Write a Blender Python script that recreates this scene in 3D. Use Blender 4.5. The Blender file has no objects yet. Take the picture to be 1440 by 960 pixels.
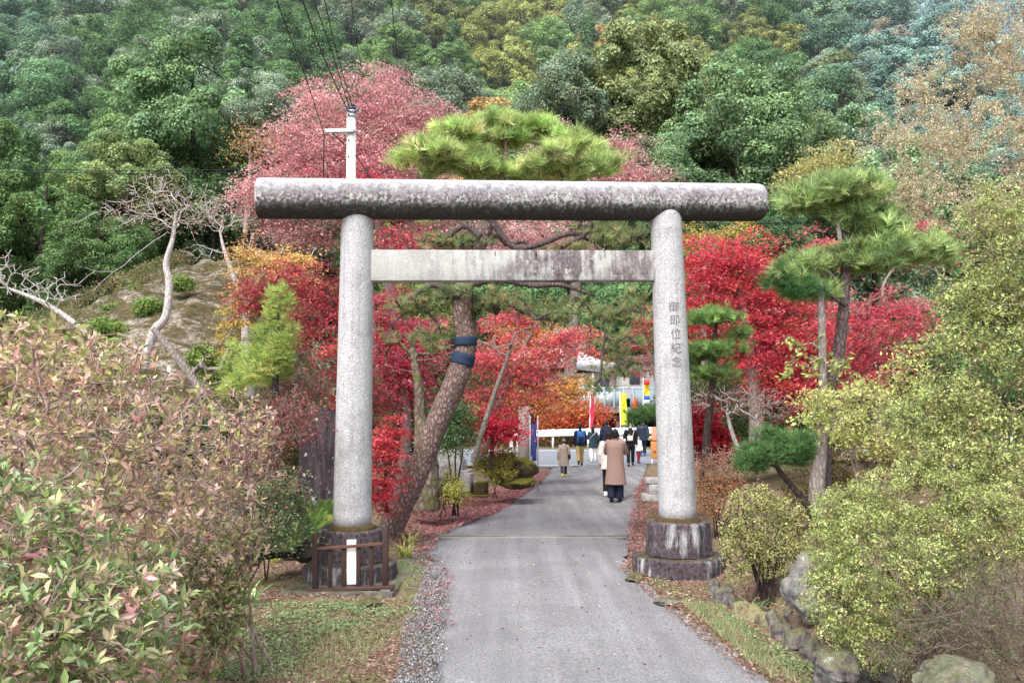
import bpy, bmesh, math, numpy as np
from mathutils import Vector, noise
PI = math.pi
F = 1200.0
PITCH = math.atan(110/1200)
CAMZ = 1.85
scene = bpy.context.scene
COL = scene.collection
RNG = np.random.default_rng(7)

# ---------------------------------------------------------------- camera mapping
def ray(px, py):
    a = (px-720)/F; b = (480-py)/F
    return np.array([a, math.cos(PITCH)-b*math.sin(PITCH), math.sin(PITCH)+b*math.cos(PITCH)])
def at(px, py, Y):
    """world point seen at photo position (px, py) and standing Y metres ahead"""
    d = ray(px, py)
    return np.array([0, 0, CAMZ]) + d*(Y/d[1])
def ss(a, b, x):
    t = np.clip((np.asarray(x, float)-a)/(b-a), 0, 1)
    return t*t*(3-2*t)
def gz(x, y):
    x = np.asarray(x, float); y = np.asarray(y, float)
    z = 0.40*ss(36, 45, y) - 2.6*ss(47, 52, y)*(1-ss(52, 64, y))
    fl = 1-ss(31, 36, y)
    z = z + 0.22*ss(-1.35, -2.3, x)*ss(10.8, 12.5, y)*fl
    z = z + 0.6*ss(-4.5, -9, x)*ss(8, 14, y)*(1-ss(38, 44, y))
    z = z + 0.20*ss(2.45, 2.8, x)*fl*ss(2, 4, y) + 0.5*ss(4, 9, x)*ss(5, 12, y)*fl
    y0 = 50 + 12*np.exp(-((x-5)/16)**2)
    h = np.maximum(0, y-y0)
    z = z + 0.84*h*h/(h+6) 
    z = np.where(y > 215, np.minimum(z, 128+0.1*(y-215)), z)
    return z
def ground(px, py):
    d = ray(px, py); t = 1.0
    o = np.array([0, 0, CAMZ])
    while t < 300:
        p = o+d*t
        if p[2] <= float(gz(p[0], p[1])):
            lo, hi = t-0.1, t
            for _ in range(20):
                m = (lo+hi)/2; p = o+d*m
                if p[2] <= float(gz(p[0], p[1])): hi = m
                else: lo = m
            return o+d*hi
        t += 0.1
    return o+d*t
def hexc(h):
    h = h.lstrip('#')
    c = np.array([int(h[i:i+2], 16)/255 for i in (0, 2, 4)])
    return np.where(c <= 0.04045, c/12.92, ((c+0.055)/1.055)**2.4)

# ---------------------------------------------------------------- objects
def tag(o, label=None, cat=None, group=None, kind=None):
    if label: o['label'] = label
    if cat: o['category'] = cat
    if group: o['group'] = group
    if kind: o['kind'] = kind
    return o
def empty(name, loc, label, cat, group=None, rz=0):
    o = bpy.data.objects.new(name, None); COL.objects.link(o)
    o.location = [float(v) for v in loc]; o.rotation_euler = (0, 0, rz); o.empty_display_size = 0.1
    return tag(o, label, cat, group)
def mesh_np(name, V, polys, mat, parent=None, col=None, smooth=False, origin=None, shade=None):
    """polys: list of int arrays (m,k); V world coordinates; origin: subtracted"""
    V = np.asarray(V, np.float32)
    if parent is not None and origin is None: origin = np.array(parent.location)
    if origin is not None: V = V-np.asarray(origin, np.float32)
    me = bpy.data.meshes.new(name)
    polys = [np.asarray(p, np.int32) for p in polys if len(p)]
    me.vertices.add(len(V)); me.vertices.foreach_set('co', V.ravel())
    nl = sum(p.size for p in polys); nf = sum(len(p) for p in polys)
    me.loops.add(nl); me.loops.foreach_set('vertex_index', np.concatenate([p.ravel() for p in polys]))
    tot = np.concatenate([np.full(len(p), p.shape[1], np.int32) for p in polys])
    st = np.concatenate([[0], np.cumsum(tot)[:-1]]).astype(np.int32)
    me.polygons.add(nf); me.polygons.foreach_set('loop_start', st)
    if smooth: me.polygons.foreach_set('use_smooth', np.ones(nf, bool))
    me.update(calc_edges=True)
    if col is not None:
        at_ = me.attributes.new('col', 'FLOAT_COLOR', 'FACE')
        c = np.ones((nf, 4), np.float32); c[:, :3] = col
        at_.data.foreach_set('color', c.ravel())
    me.materials.append(mat)
    o = bpy.data.objects.new(name, me); COL.objects.link(o)
    if parent is not None: o.parent = parent
    elif origin is not None: o.location = [float(v) for v in origin]
    return o
def copy_tree(o, parent=None):
    c = o.copy(); COL.objects.link(c)
    if parent is not None: c.parent = parent
    for ch in list(o.children): copy_tree(ch, c)
    return c

class MB:
    """collects simple shapes, becomes ONE mesh object"""
    def __init__(s): s.v = []; s.f = {}; s.n = 0
    def add(s, V, polys):
        s.v.append(np.asarray(V, float))
        for p in polys:
            p = np.asarray(p, int)
            s.f.setdefault(p.shape[1], []).append(p+s.n)
        s.n += len(V); return s
    def box(s, c, size, rz=0, rx=0, ry=0, bev=0.0, M=None):
        hx, hy, hz = [q/2 for q in size]
        b = min(bev, hx*.9, hy*.9, hz*.9)
        if b <= 0:
            V = np.array([[x, y, z] for x in (-hx, hx) for y in (-hy, hy) for z in (-hz, hz)])
            P = [np.array([[0, 1, 3, 2], [4, 6, 7, 5], [0, 4, 5, 1], [2, 3, 7, 6], [0, 2, 6, 4], [1, 5, 7, 3]])]
        else:
            bm = bmesh.new(); bmesh.ops.create_cube(bm, size=1)
            for v in bm.verts: v.co = Vector((v.co.x*2*hx, v.co.y*2*hy, v.co.z*2*hz))
            bmesh.ops.bevel(bm, geom=bm.edges[:]+bm.verts[:], offset=b, segments=2, affect='EDGES', profile=0.5)
            V = np.array([v.co[:] for v in bm.verts]); bm.verts.index_update()
            d = {}
            for f in bm.faces: d.setdefault(len(f.verts), []).append([v.index for v in f.verts])
            P = [np.array(x) for x in d.values()]; bm.free()
        V = rot(V, rx, ry, rz)+np.asarray(c, float)
        return s.add(V, P)
    def tube(s, pts, rad, k=10, caps=True, flat=1.0):
        V, P = tube_np(pts, rad, k, caps, flat); return s.add(V, P)
    def prism(s, outline, z0, z1, taper=1.0):
        o = np.asarray(outline, float); n = len(o); c = o.mean(0)
        V = np.vstack([np.c_[o, np.full(n, z0)], np.c_[c+(o-c)*taper, np.full(n, z1)]])
        q = np.array([[i, (i+1) % n, n+(i+1) % n, n+i] for i in range(n)])
        return s.add(V, [q, np.array([list(range(n-1, -1, -1))]), np.array([list(range(n, 2*n))])])
    def build(s, name, mat, parent=None, smooth=False, origin=None):
        V = np.vstack(s.v)
        return mesh_np(name, V, [np.vstack(p) for p in s.f.values()], mat, parent, smooth=smooth,
                       origin=(np.zeros(3) if parent is not None and origin is None else origin))
def rot(V, rx=0, ry=0, rz=0):
    V = np.asarray(V, float)
    for ax, a in ((0, rx), (1, ry), (2, rz)):
        if a:
            c, s_ = math.cos(a), math.sin(a)
            i, j = [(1, 2), (2, 0), (0, 1)][ax]
            W = V.copy(); W[:, i] = c*V[:, i]-s_*V[:, j]; W[:, j] = s_*V[:, i]+c*V[:, j]; V = W
    return V
def tube_np(pts, rad, k=10, caps=True, flat=1.0):
    P = np.asarray(pts, float); n = len(P)
    R = np.full(n, float(rad)) if np.isscalar(rad) else np.interp(np.linspace(0, 1, n), np.linspace(0, 1, len(rad)), rad)
    T = np.gradient(P, axis=0); T /= np.linalg.norm(T, axis=1)[:, None]+1e-9
    ref = np.array([0, 0, 1.]) if abs(T[:, 2]).mean() < 0.8 else np.array([0, 1., 0])
    X = np.cross(T, ref); X /= np.linalg.norm(X, axis=1)[:, None]+1e-9
    Y = np.cross(T, X)
    a = np.linspace(0, 2*PI, k, endpoint=False)
    V = (P[:, None]+R[:, None, None]*(np.cos(a)[None, :, None]*X[:, None]+flat*np.sin(a)[None, :, None]*Y[:, None])).reshape(-1, 3)
    i = np.arange(n-1)[:, None]*k; j = np.arange(k)[None]; j2 = (j+1) % k
    q = np.stack([i+j, i+j2, i+k+j2, i+k+j], -1).reshape(-1, 4)
    polys = [q]
    if caps: polys.append(np.array([list(range(k-1, -1, -1)), list(range((n-1)*k, n*k))]))
    return V, polys
def spline(pts, n):
    """Catmull-Rom through pts"""
    P = np.asarray(pts, float); m = len(P)
    if m < 3: return np.array([P[0]+(P[-1]-P[0])*t for t in np.linspace(0, 1, n)])
    Q = np.vstack([2*P[0]-P[1], P, 2*P[-1]-P[-2]]); out = []
    for t in np.linspace(0, m-1-1e-6, n):
        i = int(t); u = t-i
        a, b, c, d = Q[i], Q[i+1], Q[i+2], Q[i+3]
        out.append(0.5*((2*b)+(c-a)*u+(2*a-5*b+4*c-d)*u*u+(3*b-a-3*c+d)*u**3))
    return np.array(out)

# ---------------------------------------------------------------- materials
class G:
    def __init__(s, name):
        s.m = bpy.data.materials.new(name); s.m.use_nodes = True
        s.t = s.m.node_tree; s.t.nodes.clear()
        s.out = s.n('ShaderNodeOutputMaterial')
    def n(s, typ, inp=None, **kw):
        nd = s.t.nodes.new(typ)
        for k, v in kw.items(): setattr(nd, k, v)
        for k, v in (inp or {}).items(): s.set(nd, k, v)
        return nd
    def set(s, nd, k, v):
        sock = nd.inputs[k]
        if isinstance(v, bpy.types.NodeSocket): s.t.links.new(v, sock)
        else:
            if isinstance(v, (tuple, list, np.ndarray)) and len(v) == 3 and sock.type == 'RGBA': v = (*[float(q) for q in v], 1)
            sock.default_value = v
    def coord(s, kind='Object'): return s.n('ShaderNodeTexCoord').outputs[kind]
    def pos(s): return s.n('ShaderNodeNewGeometry').outputs['Position']
    def map(s, vec, scale=(1, 1, 1), loc=(0, 0, 0)):
        return s.n('ShaderNodeMapping', {'Vector': vec, 'Scale': scale, 'Location': loc}).outputs[0]
    def noise(s, vec, scale, detail=4, rough=.55, out='Fac', dist=0):
        return s.n('ShaderNodeTexNoise', {'Vector': vec, 'Scale': scale, 'Detail': detail, 'Roughness': rough, 'Distortion': dist}).outputs[out]
    def voro(s, vec, scale, out='Distance', feature='F1'):
        return s.n('ShaderNodeTexVoronoi', {'Vector': vec, 'Scale': scale}, feature=feature).outputs[out]
    def ramp(s, fac, stops, interp='LINEAR'):
        nd = s.n('ShaderNodeValToRGB', {'Fac': fac}); r = nd.color_ramp; r.interpolation = interp
        while len(r.elements) < len(stops): r.elements.new(0.5)
        for e, (p, c) in zip(r.elements, stops):
            e.position = p
            if np.isscalar(c): c = (c, c, c)
            e.color = (*[float(q) for q in c], 1)
        return nd.outputs[0]
    def mix(s, f, a, b, mode='MIX'):
        nd = s.n('ShaderNodeMix', data_type='RGBA', blend_type=mode)
        s.set(nd, 0, f); s.set(nd, 6, a); s.set(nd, 7, b)
        return nd.outputs[2]
    def math(s, op, a, b=0.5, clamp=False):
        nd = s.n('ShaderNodeMath', operation=op, use_clamp=clamp); s.set(nd, 0, a); s.set(nd, 1, b); return nd.outputs[0]
    def sep(s, v): return s.n('ShaderNodeSeparateXYZ', {0: v}).outputs
    def bump(s, h, strength=.5, dist=.01):
        return s.n('ShaderNodeBump', {'Height': h, 'Strength': strength, 'Distance': dist}).outputs[0]
    def bsdf(s, color, rough=.8, bump=None, metal=0, spec=.3):
        b = s.n('ShaderNodeBsdfPrincipled', {'Base Color': color, 'Roughness': rough, 'Metallic': metal, 'Specular IOR Level': spec})
        if bump is not None: s.set(b, 'Normal', bump)
        s.t.links.new(b.outputs[0], s.out.inputs[0]); return s.m

def leaf_mat(name, transl=.3, gloss=0.0, objcol=False, rough=.5):
    g = G(name)
    c = g.n('ShaderNodeAttribute', attribute_name='col').outputs['Color']
    if objcol:
        oc = g.n('ShaderNodeObjectInfo').outputs['Color']
        c = g.mix(1.0, c, oc, 'MULTIPLY')
    d = g.n('ShaderNodeBsdfDiffuse', {'Color': c})
    t = g.n('ShaderNodeBsdfTranslucent', {'Color': c})
    sh = g.n('ShaderNodeMixShader', {0: transl, 1: d.outputs[0], 2: t.outputs[0]})
    if gloss > 0:
        gl = g.n('ShaderNodeBsdfGlossy', {'Color': (1, 1, 1), 'Roughness': rough})
        sh = g.n('ShaderNodeMixShader', {0: gloss, 1: sh.outputs[0], 2: gl.outputs[0]})
    g.t.links.new(sh.outputs[0], g.out.inputs[0])
    return g.m
def plain(name, col, rough=.7, metal=0, var=.12, scale=8, spec=.3, bump=0):
    g = G(name); c = hexc(col) if isinstance(col, str) else np.array(col)
    f = g.noise(g.coord(), scale, 5)
    cc = g.ramp(f, [(.3, c*(1-var)), (.7, np.minimum(c*(1+var), 1))])
    return g.bsdf(cc, rough, g.bump(f, bump, .005) if bump else None, metal, spec)
def bark_mat(name, dark, light, scale=14, stretch=.25, bump=.8, moss=0):
    g = G(name); co = g.map(g.coord(), (1, 1, stretch))
    wv = g.n('ShaderNodeVectorMath', {0: co, 1: g.n('ShaderNodeVectorMath', {0: g.noise(co, scale*.7, 4, .7, out='Color'), 1: (.07, .07, .07)}, operation='MULTIPLY').outputs[0]}, operation='ADD').outputs[0]
    v = g.voro(wv, scale, feature='DISTANCE_TO_EDGE'); n = g.noise(co, scale*2, 5, .65)
    n2 = g.noise(g.coord(), 1.6, 3)
    f = g.math('ADD', g.math('MULTIPLY', v, 1.6), g.math('MULTIPLY', n, .5))
    c = g.ramp(f, [(.15, hexc(dark)), (.75, hexc(light))])
    c = g.mix(g.math('MULTIPLY', n2, .6), c, g.mix(.5, c, hexc(dark)))
    if moss:
        nz = g.sep(g.n('ShaderNodeNewGeometry').outputs['Normal'])[2]
        mk = g.math('MULTIPLY', g.ramp(g.noise(g.coord(), 5, 4), [(.5, 0), (.65, 1)]), moss)
        c = g.mix(mk, c, hexc('#5d6630'))
    return g.bsdf(c, .9, g.bump(f, bump, .03), spec=.15)
def granite(name, kind):
    g = G(name); co = g.coord()
    sp = g.noise(co, 95, 3, .75); sp2 = g.noise(co, 40, 4, .7)
    base = g.ramp(sp, [(.36, (.07, .07, .08)), (.47, (.33, .33, .34)), (.58, (.68, .67, .67))])
    base = g.mix(.35, base, g.ramp(sp2, [(.35, (.24, .24, .25)), (.6, (.5, .5, .51))]))
    z = g.sep(co)[2]; x = g.sep(co)[0]
    st = g.map(co, (7, 7, .9)); streak = g.noise(st, 1.6, 6, .7); blot = g.noise(co, 2.2, 8, .65)
    fine = g.noise(co, 22, 6, .7)
    if kind == 'post':
        m = g.ramp(g.math('ADD', g.math('MULTIPLY', blot, .7), g.math('MULTIPLY', streak, .3)), [(.50, 0), (.66, .55)])
        c = g.mix(m, base, (.15, .13, .13))
        rs = g.ramp(g.noise(g.map(co, (16, 16, .5)), 1.5, 5, .65), [(.56, 0), (.68, .45)])
        c = g.mix(rs, c, (.20, .18, .17))
        li = g.ramp(g.noise(co, 17, 5, .7), [(.62, 0), (.66, .7)]); c = g.mix(li, c, (.62, .62, .58))
        lo = g.ramp(g.math('ADD', z, g.math('MULTIPLY', blot, .6)), [(.62, .55), (1.0, 0)])
        c = g.mix(lo, c, (.13, .12, .09))
    else:
        if kind == 'beam':   # z in local coords, radius .24
            zz = g.math('ADD', g.math('MULTIPLY', z, 2.0), g.math('MULTIPLY', g.math('SUBTRACT', fine, .5), .55))
            zz = g.math('ADD', zz, g.math('MULTIPLY', g.math('SUBTRACT', streak, .5), .9))
            stain = g.ramp(zz, [(-.0, 1), (.36, .85), (.50, .1)])   # below -> stained
            zs = g.math('ADD', zz, .5)
            stain = g.ramp(zs, [(.05, .97), (.5, .88), (.68, .6), (.9, .12)])
            purple = g.mix(g.ramp(fine, [(.38, 0), (.62, 1)]), (.04, .032, .036), (.19, .15, .17))
            c = g.mix(stain, g.mix(.3, base, (.52, .52, .58)), purple)
            lich = g.ramp(g.math('ADD', g.math('MULTIPLY', g.noise(co, 25, 6, .75), .8), g.math('MULTIPLY', blot, .3)), [(.545, 0), (.58, 1)])
            band = g.ramp(zs, [(.18, 0), (.30, .95), (.44, .7), (.56, .12), (.75, .1)])
            c = g.mix(g.math('MULTIPLY', lich, band), c, (.60, .60, .56))
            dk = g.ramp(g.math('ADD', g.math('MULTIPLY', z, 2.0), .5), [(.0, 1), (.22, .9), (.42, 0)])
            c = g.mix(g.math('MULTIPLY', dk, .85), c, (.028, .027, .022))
        elif kind == 'tie':
            xx = g.ramp(g.math('MULTIPLY', g.math('ADD', x, 2.0), .25), [(.05, .12), (.3, .4), (.6, 1), (.9, .85)])
            m = g.ramp(g.math('ADD', g.math('MULTIPLY', blot, .6), g.math('MULTIPLY', streak, .5)), [(.50, 0), (.60, .95)])
            c = g.mix(.35, base, (.50, .49, .42))
            c = g.mix(g.math('MULTIPLY', m, xx), c, g.mix(g.ramp(fine, [(.38, 0), (.62, 1)]), (.045, .036, .04), (.19, .15, .165)))
            l = g.ramp(g.noise(co, 10, 6, .7), [(.58, 0), (.66, .8)])
            c = g.mix(l, c, (.58, .56, .5))
        else:                # plinth: heavy dark streaks
            m = g.ramp(g.math('ADD', g.math('MULTIPLY', blot, .45), g.math('MULTIPLY', streak, .6)), [(.38, 0), (.50, 1)])
            c = g.mix(m, g.mix(.3, base, (.4, .4, .42)), g.mix(g.ramp(fine, [(.35, 0), (.65, 1)]), (.02, .016, .018), (.11, .085, .1)))
            nz = g.sep(g.n('ShaderNodeNewGeometry').outputs['Normal'])[2]
            moss = g.math('MULTIPLY', g.ramp(nz, [(.6, 0), (.95, 1)]), g.ramp(g.noise(co, 9, 5), [(.42, 0), (.55, .85)]))
            c = g.mix(moss, c, (.075, .07, .025))
    h = g.math('ADD', g.math('MULTIPLY', sp2, .5), g.math('MULTIPLY', sp, .4))
    return g.bsdf(c, .88, g.bump(h, .55, .008), spec=.25)

# ---------------------------------------------------------------- leaves
def T_rhomb(w=.6): return np.array([[0, 0, 0], [.45, .5*w, .05], [1, 0, -.06], [.45, -.5*w, .05]]), np.array([[0, 3, 2, 1]])
def T_lance(w=.32):
    V = np.array([[0, 0, 0], [.3, .42*w, .05], [.62, .5*w, .04], [1, 0, -.1], [.62, -.5*w, .04], [.3, -.42*w, .05], [.5, 0, 0]])
    return V, np.array([[0, 6, 3, 2, 1], [0, 5, 4, 3, 6]])
def T_maple():
    V = []; Fc = []
    for a, l, w in ((0, 1, .3), (.85, .8, .28), (-.85, .8, .28)):
        R = np.array([[math.cos(a), -math.sin(a), 0], [math.sin(a), math.cos(a), 0], [0, 0, 1]])
        r = np.array([[0, 0, 0], [.45*l, .5*w, .03], [l, 0, -.1], [.45*l, -.5*w, .03]])@R.T
        k = len(V)*1; V.extend(r.tolist()); Fc.append([k, k+3, k+2, k+1])
    return np.array(V), np.array(Fc)
def T_tuft(n=26, w=.035, seed=1, cone=1.15):
    r = np.random.default_rng(seed); V = []; Fc = []
    for i in range(n):
        a = r.uniform(0, 2*PI); th = cone*math.sqrt(r.uniform(.02, 1))
        d = np.array([math.cos(th), math.sin(th)*math.cos(a), math.sin(th)*math.sin(a)])
        s_ = np.cross(d, r.normal(size=3)); s_ /= np.linalg.norm(s_)
        b = np.array([r.uniform(-.25, .25), 0, 0]); l = r.uniform(.75, 1.05)
        k = len(V); V += [b+s_*w/2, b-s_*w/2, b+d*l]; Fc.append([k, k+1, k+2])
    return np.array(V), np.array(Fc)
def T_spray(n=5, w=.22):   # flat feathery spray of small scales (conifer, fern)
    V = [[0, -.02, 0], [0, .02, 0], [1, 0, -.08]]; Fc = [[0, 1, 2]]
    for i in range(n):
        t = .12+.8*i/n
        for s_ in (-1, 1):
            l = w*1.9*(1-.55*t); k = len(V)
            V += [[t, 0, -.02], [t+.09, s_*l*.5, 0], [t+l*.55, s_*l, -.05]]; Fc.append([k, k+1, k+2])
    return np.array(V), np.array(Fc)
def unit(v): return v/(np.linalg.norm(v, axis=-1, keepdims=True)+1e-9)
def place(tmpl, pos, xd, nd, size):
    V, Fc = tmpl; n = len(pos)
    xd = unit(xd); z = unit(nd-(nd*xd).sum(1, keepdims=True)*xd); y = np.cross(z, xd)
    r_ = np.random.default_rng(n); wy = r_.uniform(.7, 1.25, n)[:, None, None]; cz = r_.uniform(-.6, 2.6, n)[:, None, None]
    if len(V) > 30: wy = cz = 1.0
    W = pos[:, None]+np.asarray(size).reshape(-1, 1, 1)*(V[None, :, 0:1]*xd[:, None]+wy*V[None, :, 1:2]*y[:, None]+cz*V[None, :, 2:3]*z[:, None])
    P = (Fc[None]+(np.arange(n)*len(V))[:, None, None]).reshape(-1, Fc.shape[1])
    return W.reshape(-1, 3), P, len(Fc)
def pal_cols(pal, n, rng, jit=.12, cl=None, clw=.5):
    cs = np.array([hexc(p[0]) for p in pal]); w = np.array([p[1] for p in pal], float); w /= w.sum()
    c = cs[rng.choice(len(cs), n, p=w)]
    if cl is not None:
        k = cl.max()+1; cc = cs[rng.choice(len(cs), k, p=w)]; br = rng.uniform(.72, 1.22, k)
        c = (c*(1-clw)+cc[cl]*clw)*br[cl][:, None]
    c = c*(1+rng.normal(0, jit, (n, 1))); lum = c@np.array([.3, .55, .15])
    return np.clip((c*.84+lum[:, None]*.16)*1.22+.006, .004, .95)
def samp_ells(ells, n, rng, shell=.45):
    """points in a union of ellipsoids; ells: (centre, radii[, weight])"""
    w = np.array([(e[1][0]*e[1][1]*e[1][2])**(2/3)*(e[2] if len(e) > 2 else 1) for e in ells]); w /= w.sum()
    idx = rng.choice(len(ells), n, p=w)
    d = unit(rng.normal(size=(n, 3))); r = (shell+(1-shell)*rng.uniform(0, 1, n))[:, None]
    C = np.array([e[0] for e in ells])[idx]; R = np.array([e[1] for e in ells])[idx]
    return C+d*r*R, d, idx
def E(px, py, rx, ry, D, rd=None, w=1):
    """ellipsoid from its photo outline at distance D"""
    s = D/F
    return (at(px, py, D), np.array([rx*s, (rd if rd is not None else rx*s*.8), ry*s]), w)

# ---------------------------------------------------------------- branching
def grow(trunk, tr, targets, step=.25, wig=.12, seed=0, rt=.006, droop=0., power=.5):
    rng = np.random.default_rng(seed)
    tp = spline(trunk, max(6, int(len(trunk)*4)))
    nt = len(tp); N = nt+len(targets)*40
    P = np.zeros((N, 3)); Dn = np.zeros((N, 3)); par = np.full(N, -1); cnt = np.zeros(N)
    P[:nt] = tp; g = np.gradient(tp, axis=0); Dn[:nt] = unit(g); par[1:nt] = np.arange(nt-1)
    n = nt; tips = []
    order = np.argsort(np.min(np.linalg.norm(targets[:, None]-tp[None, nt//3:], axis=2), axis=1))
    start = nt//4
    for ti in order:
        t = targets[ti]
        v = t-P[start:n]; d = np.linalg.norm(v, axis=1)+1e-6
        c = (v*Dn[start:n]).sum(1)/d
        cost = d*(1.45-.45*c); cost[:nt-start] *= .92+.1*(P[start:nt, 2] > t[2])
        i = start+int(np.argmin(cost)); d0 = d[i-start]
        m = min(38, max(1, int(math.ceil(d0/step))))
        a = P[i]; ctrl = a+unit(Dn[i]*.6+unit(t-a))*d0*.45+np.array([0, 0, -droop*d0])
        prev = i
        for k in range(1, m+1):
            u = k/m
            q = (1-u)**2*a+2*u*(1-u)*ctrl+u*u*t
            if k < m: q = q+rng.normal(0, wig*min(step, d0)*.8, 3)
            P[n] = q; Dn[n] = unit(q-P[prev]); par[n] = prev; prev = n; n += 1
            if n >= N: break
        tips.append(prev)
        if n >= N-45: break
    P = P[:n]; Dn = Dn[:n]; par = par[:n]; cnt = np.zeros(n)
    for t in tips: cnt[t] += 1
    for i in range(n-1, nt-1, -1):
        cnt[par[i]] += cnt[i]
    tot = max(1, len(tips))
    R = rt+(tr[-1]*.9)*(cnt/tot)**power
    R[:nt] = np.interp(np.linspace(0, 1, nt), np.linspace(0, 1, len(tr)), tr)
    return dict(P=P, D=Dn, par=par, R=R, cnt=cnt, nt=nt, tips=np.array(tips))
def skeleton_mesh(name, sk, mat, parent, ksides=5, trunk_k=14, lump=.0, seed=0):
    P, par, R, nt = sk['P'], sk['par'], sk['R'], sk['nt']
    rng = np.random.default_rng(seed)
    tp = P[:nt]; m = max(nt*3, 18)
    if lump: m = nt*6
    tt = spline(tp, m); rr = np.interp(np.linspace(0, 1, m), np.linspace(0, 1, nt), R[:nt])
    V, polys = tube_np(tt, 1.0, trunk_k)
    ring = np.repeat(np.arange(m), trunk_k); C = tt[ring]
    ax = V-C; lum = np.ones(len(V))
    if lump:
        for q in range(len(V)):
            p = V[q]*1.0
            lum[q] += lump*noise.noise(Vector(C[q]*3+ax[q]*4))+lump*.6*noise.noise(Vector(C[q]*9+ax[q]*9))
    V = C+ax*rr[ring][:, None]*lum[:, None]
    allV = [V]; F4 = [polys[0]]; Fn = [polys[1]]; off = len(V)
    idx = np.arange(nt, len(P))
    if len(idx):
        A = P[par[idx]]; B = P[idx]; rb = R[idx]; ra = np.minimum(R[par[idx]], rb*1.25)
        for big in (True, False):
            sel = (rb > .012) if big else (rb <= .012)
            if not sel.any(): continue
            k = ksides+2 if big else 3
            a, b, r1, r2 = A[sel], B[sel], ra[sel], rb[sel]
            T = unit(b-a); b = b+T*(r2[:, None]*.4); 
            ref = np.tile(np.array([.13, .21, .97]), (len(a), 1)); bad = np.abs((T*unit(ref)).sum(1)) > .95
            ref[bad] = [1, 0, 0]
            X = unit(np.cross(T, ref)); Y = np.cross(T, X); th = np.linspace(0, 2*PI, k, endpoint=False)
            circ = np.cos(th)[None, :, None]*X[:, None]+np.sin(th)[None, :, None]*Y[:, None]
            V = np.concatenate([a[:, None]+r1[:, None, None]*circ, b[:, None]+r2[:, None, None]*circ], 1).reshape(-1, 3)
            j = np.arange(k); j2 = (j+1) % k
            q = np.stack([j, j2, k+j2, k+j], -1)[None]+(np.arange(len(a))*2*k)[:, None, None]
            allV.append(V); F4.append(q.reshape(-1, 4)+off); off += len(V)
    return mesh_np(name, np.vstack(allV), [np.vstack(F4)]+Fn, mat, parent, smooth=True)

def fit_origin(o):
    pass

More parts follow.
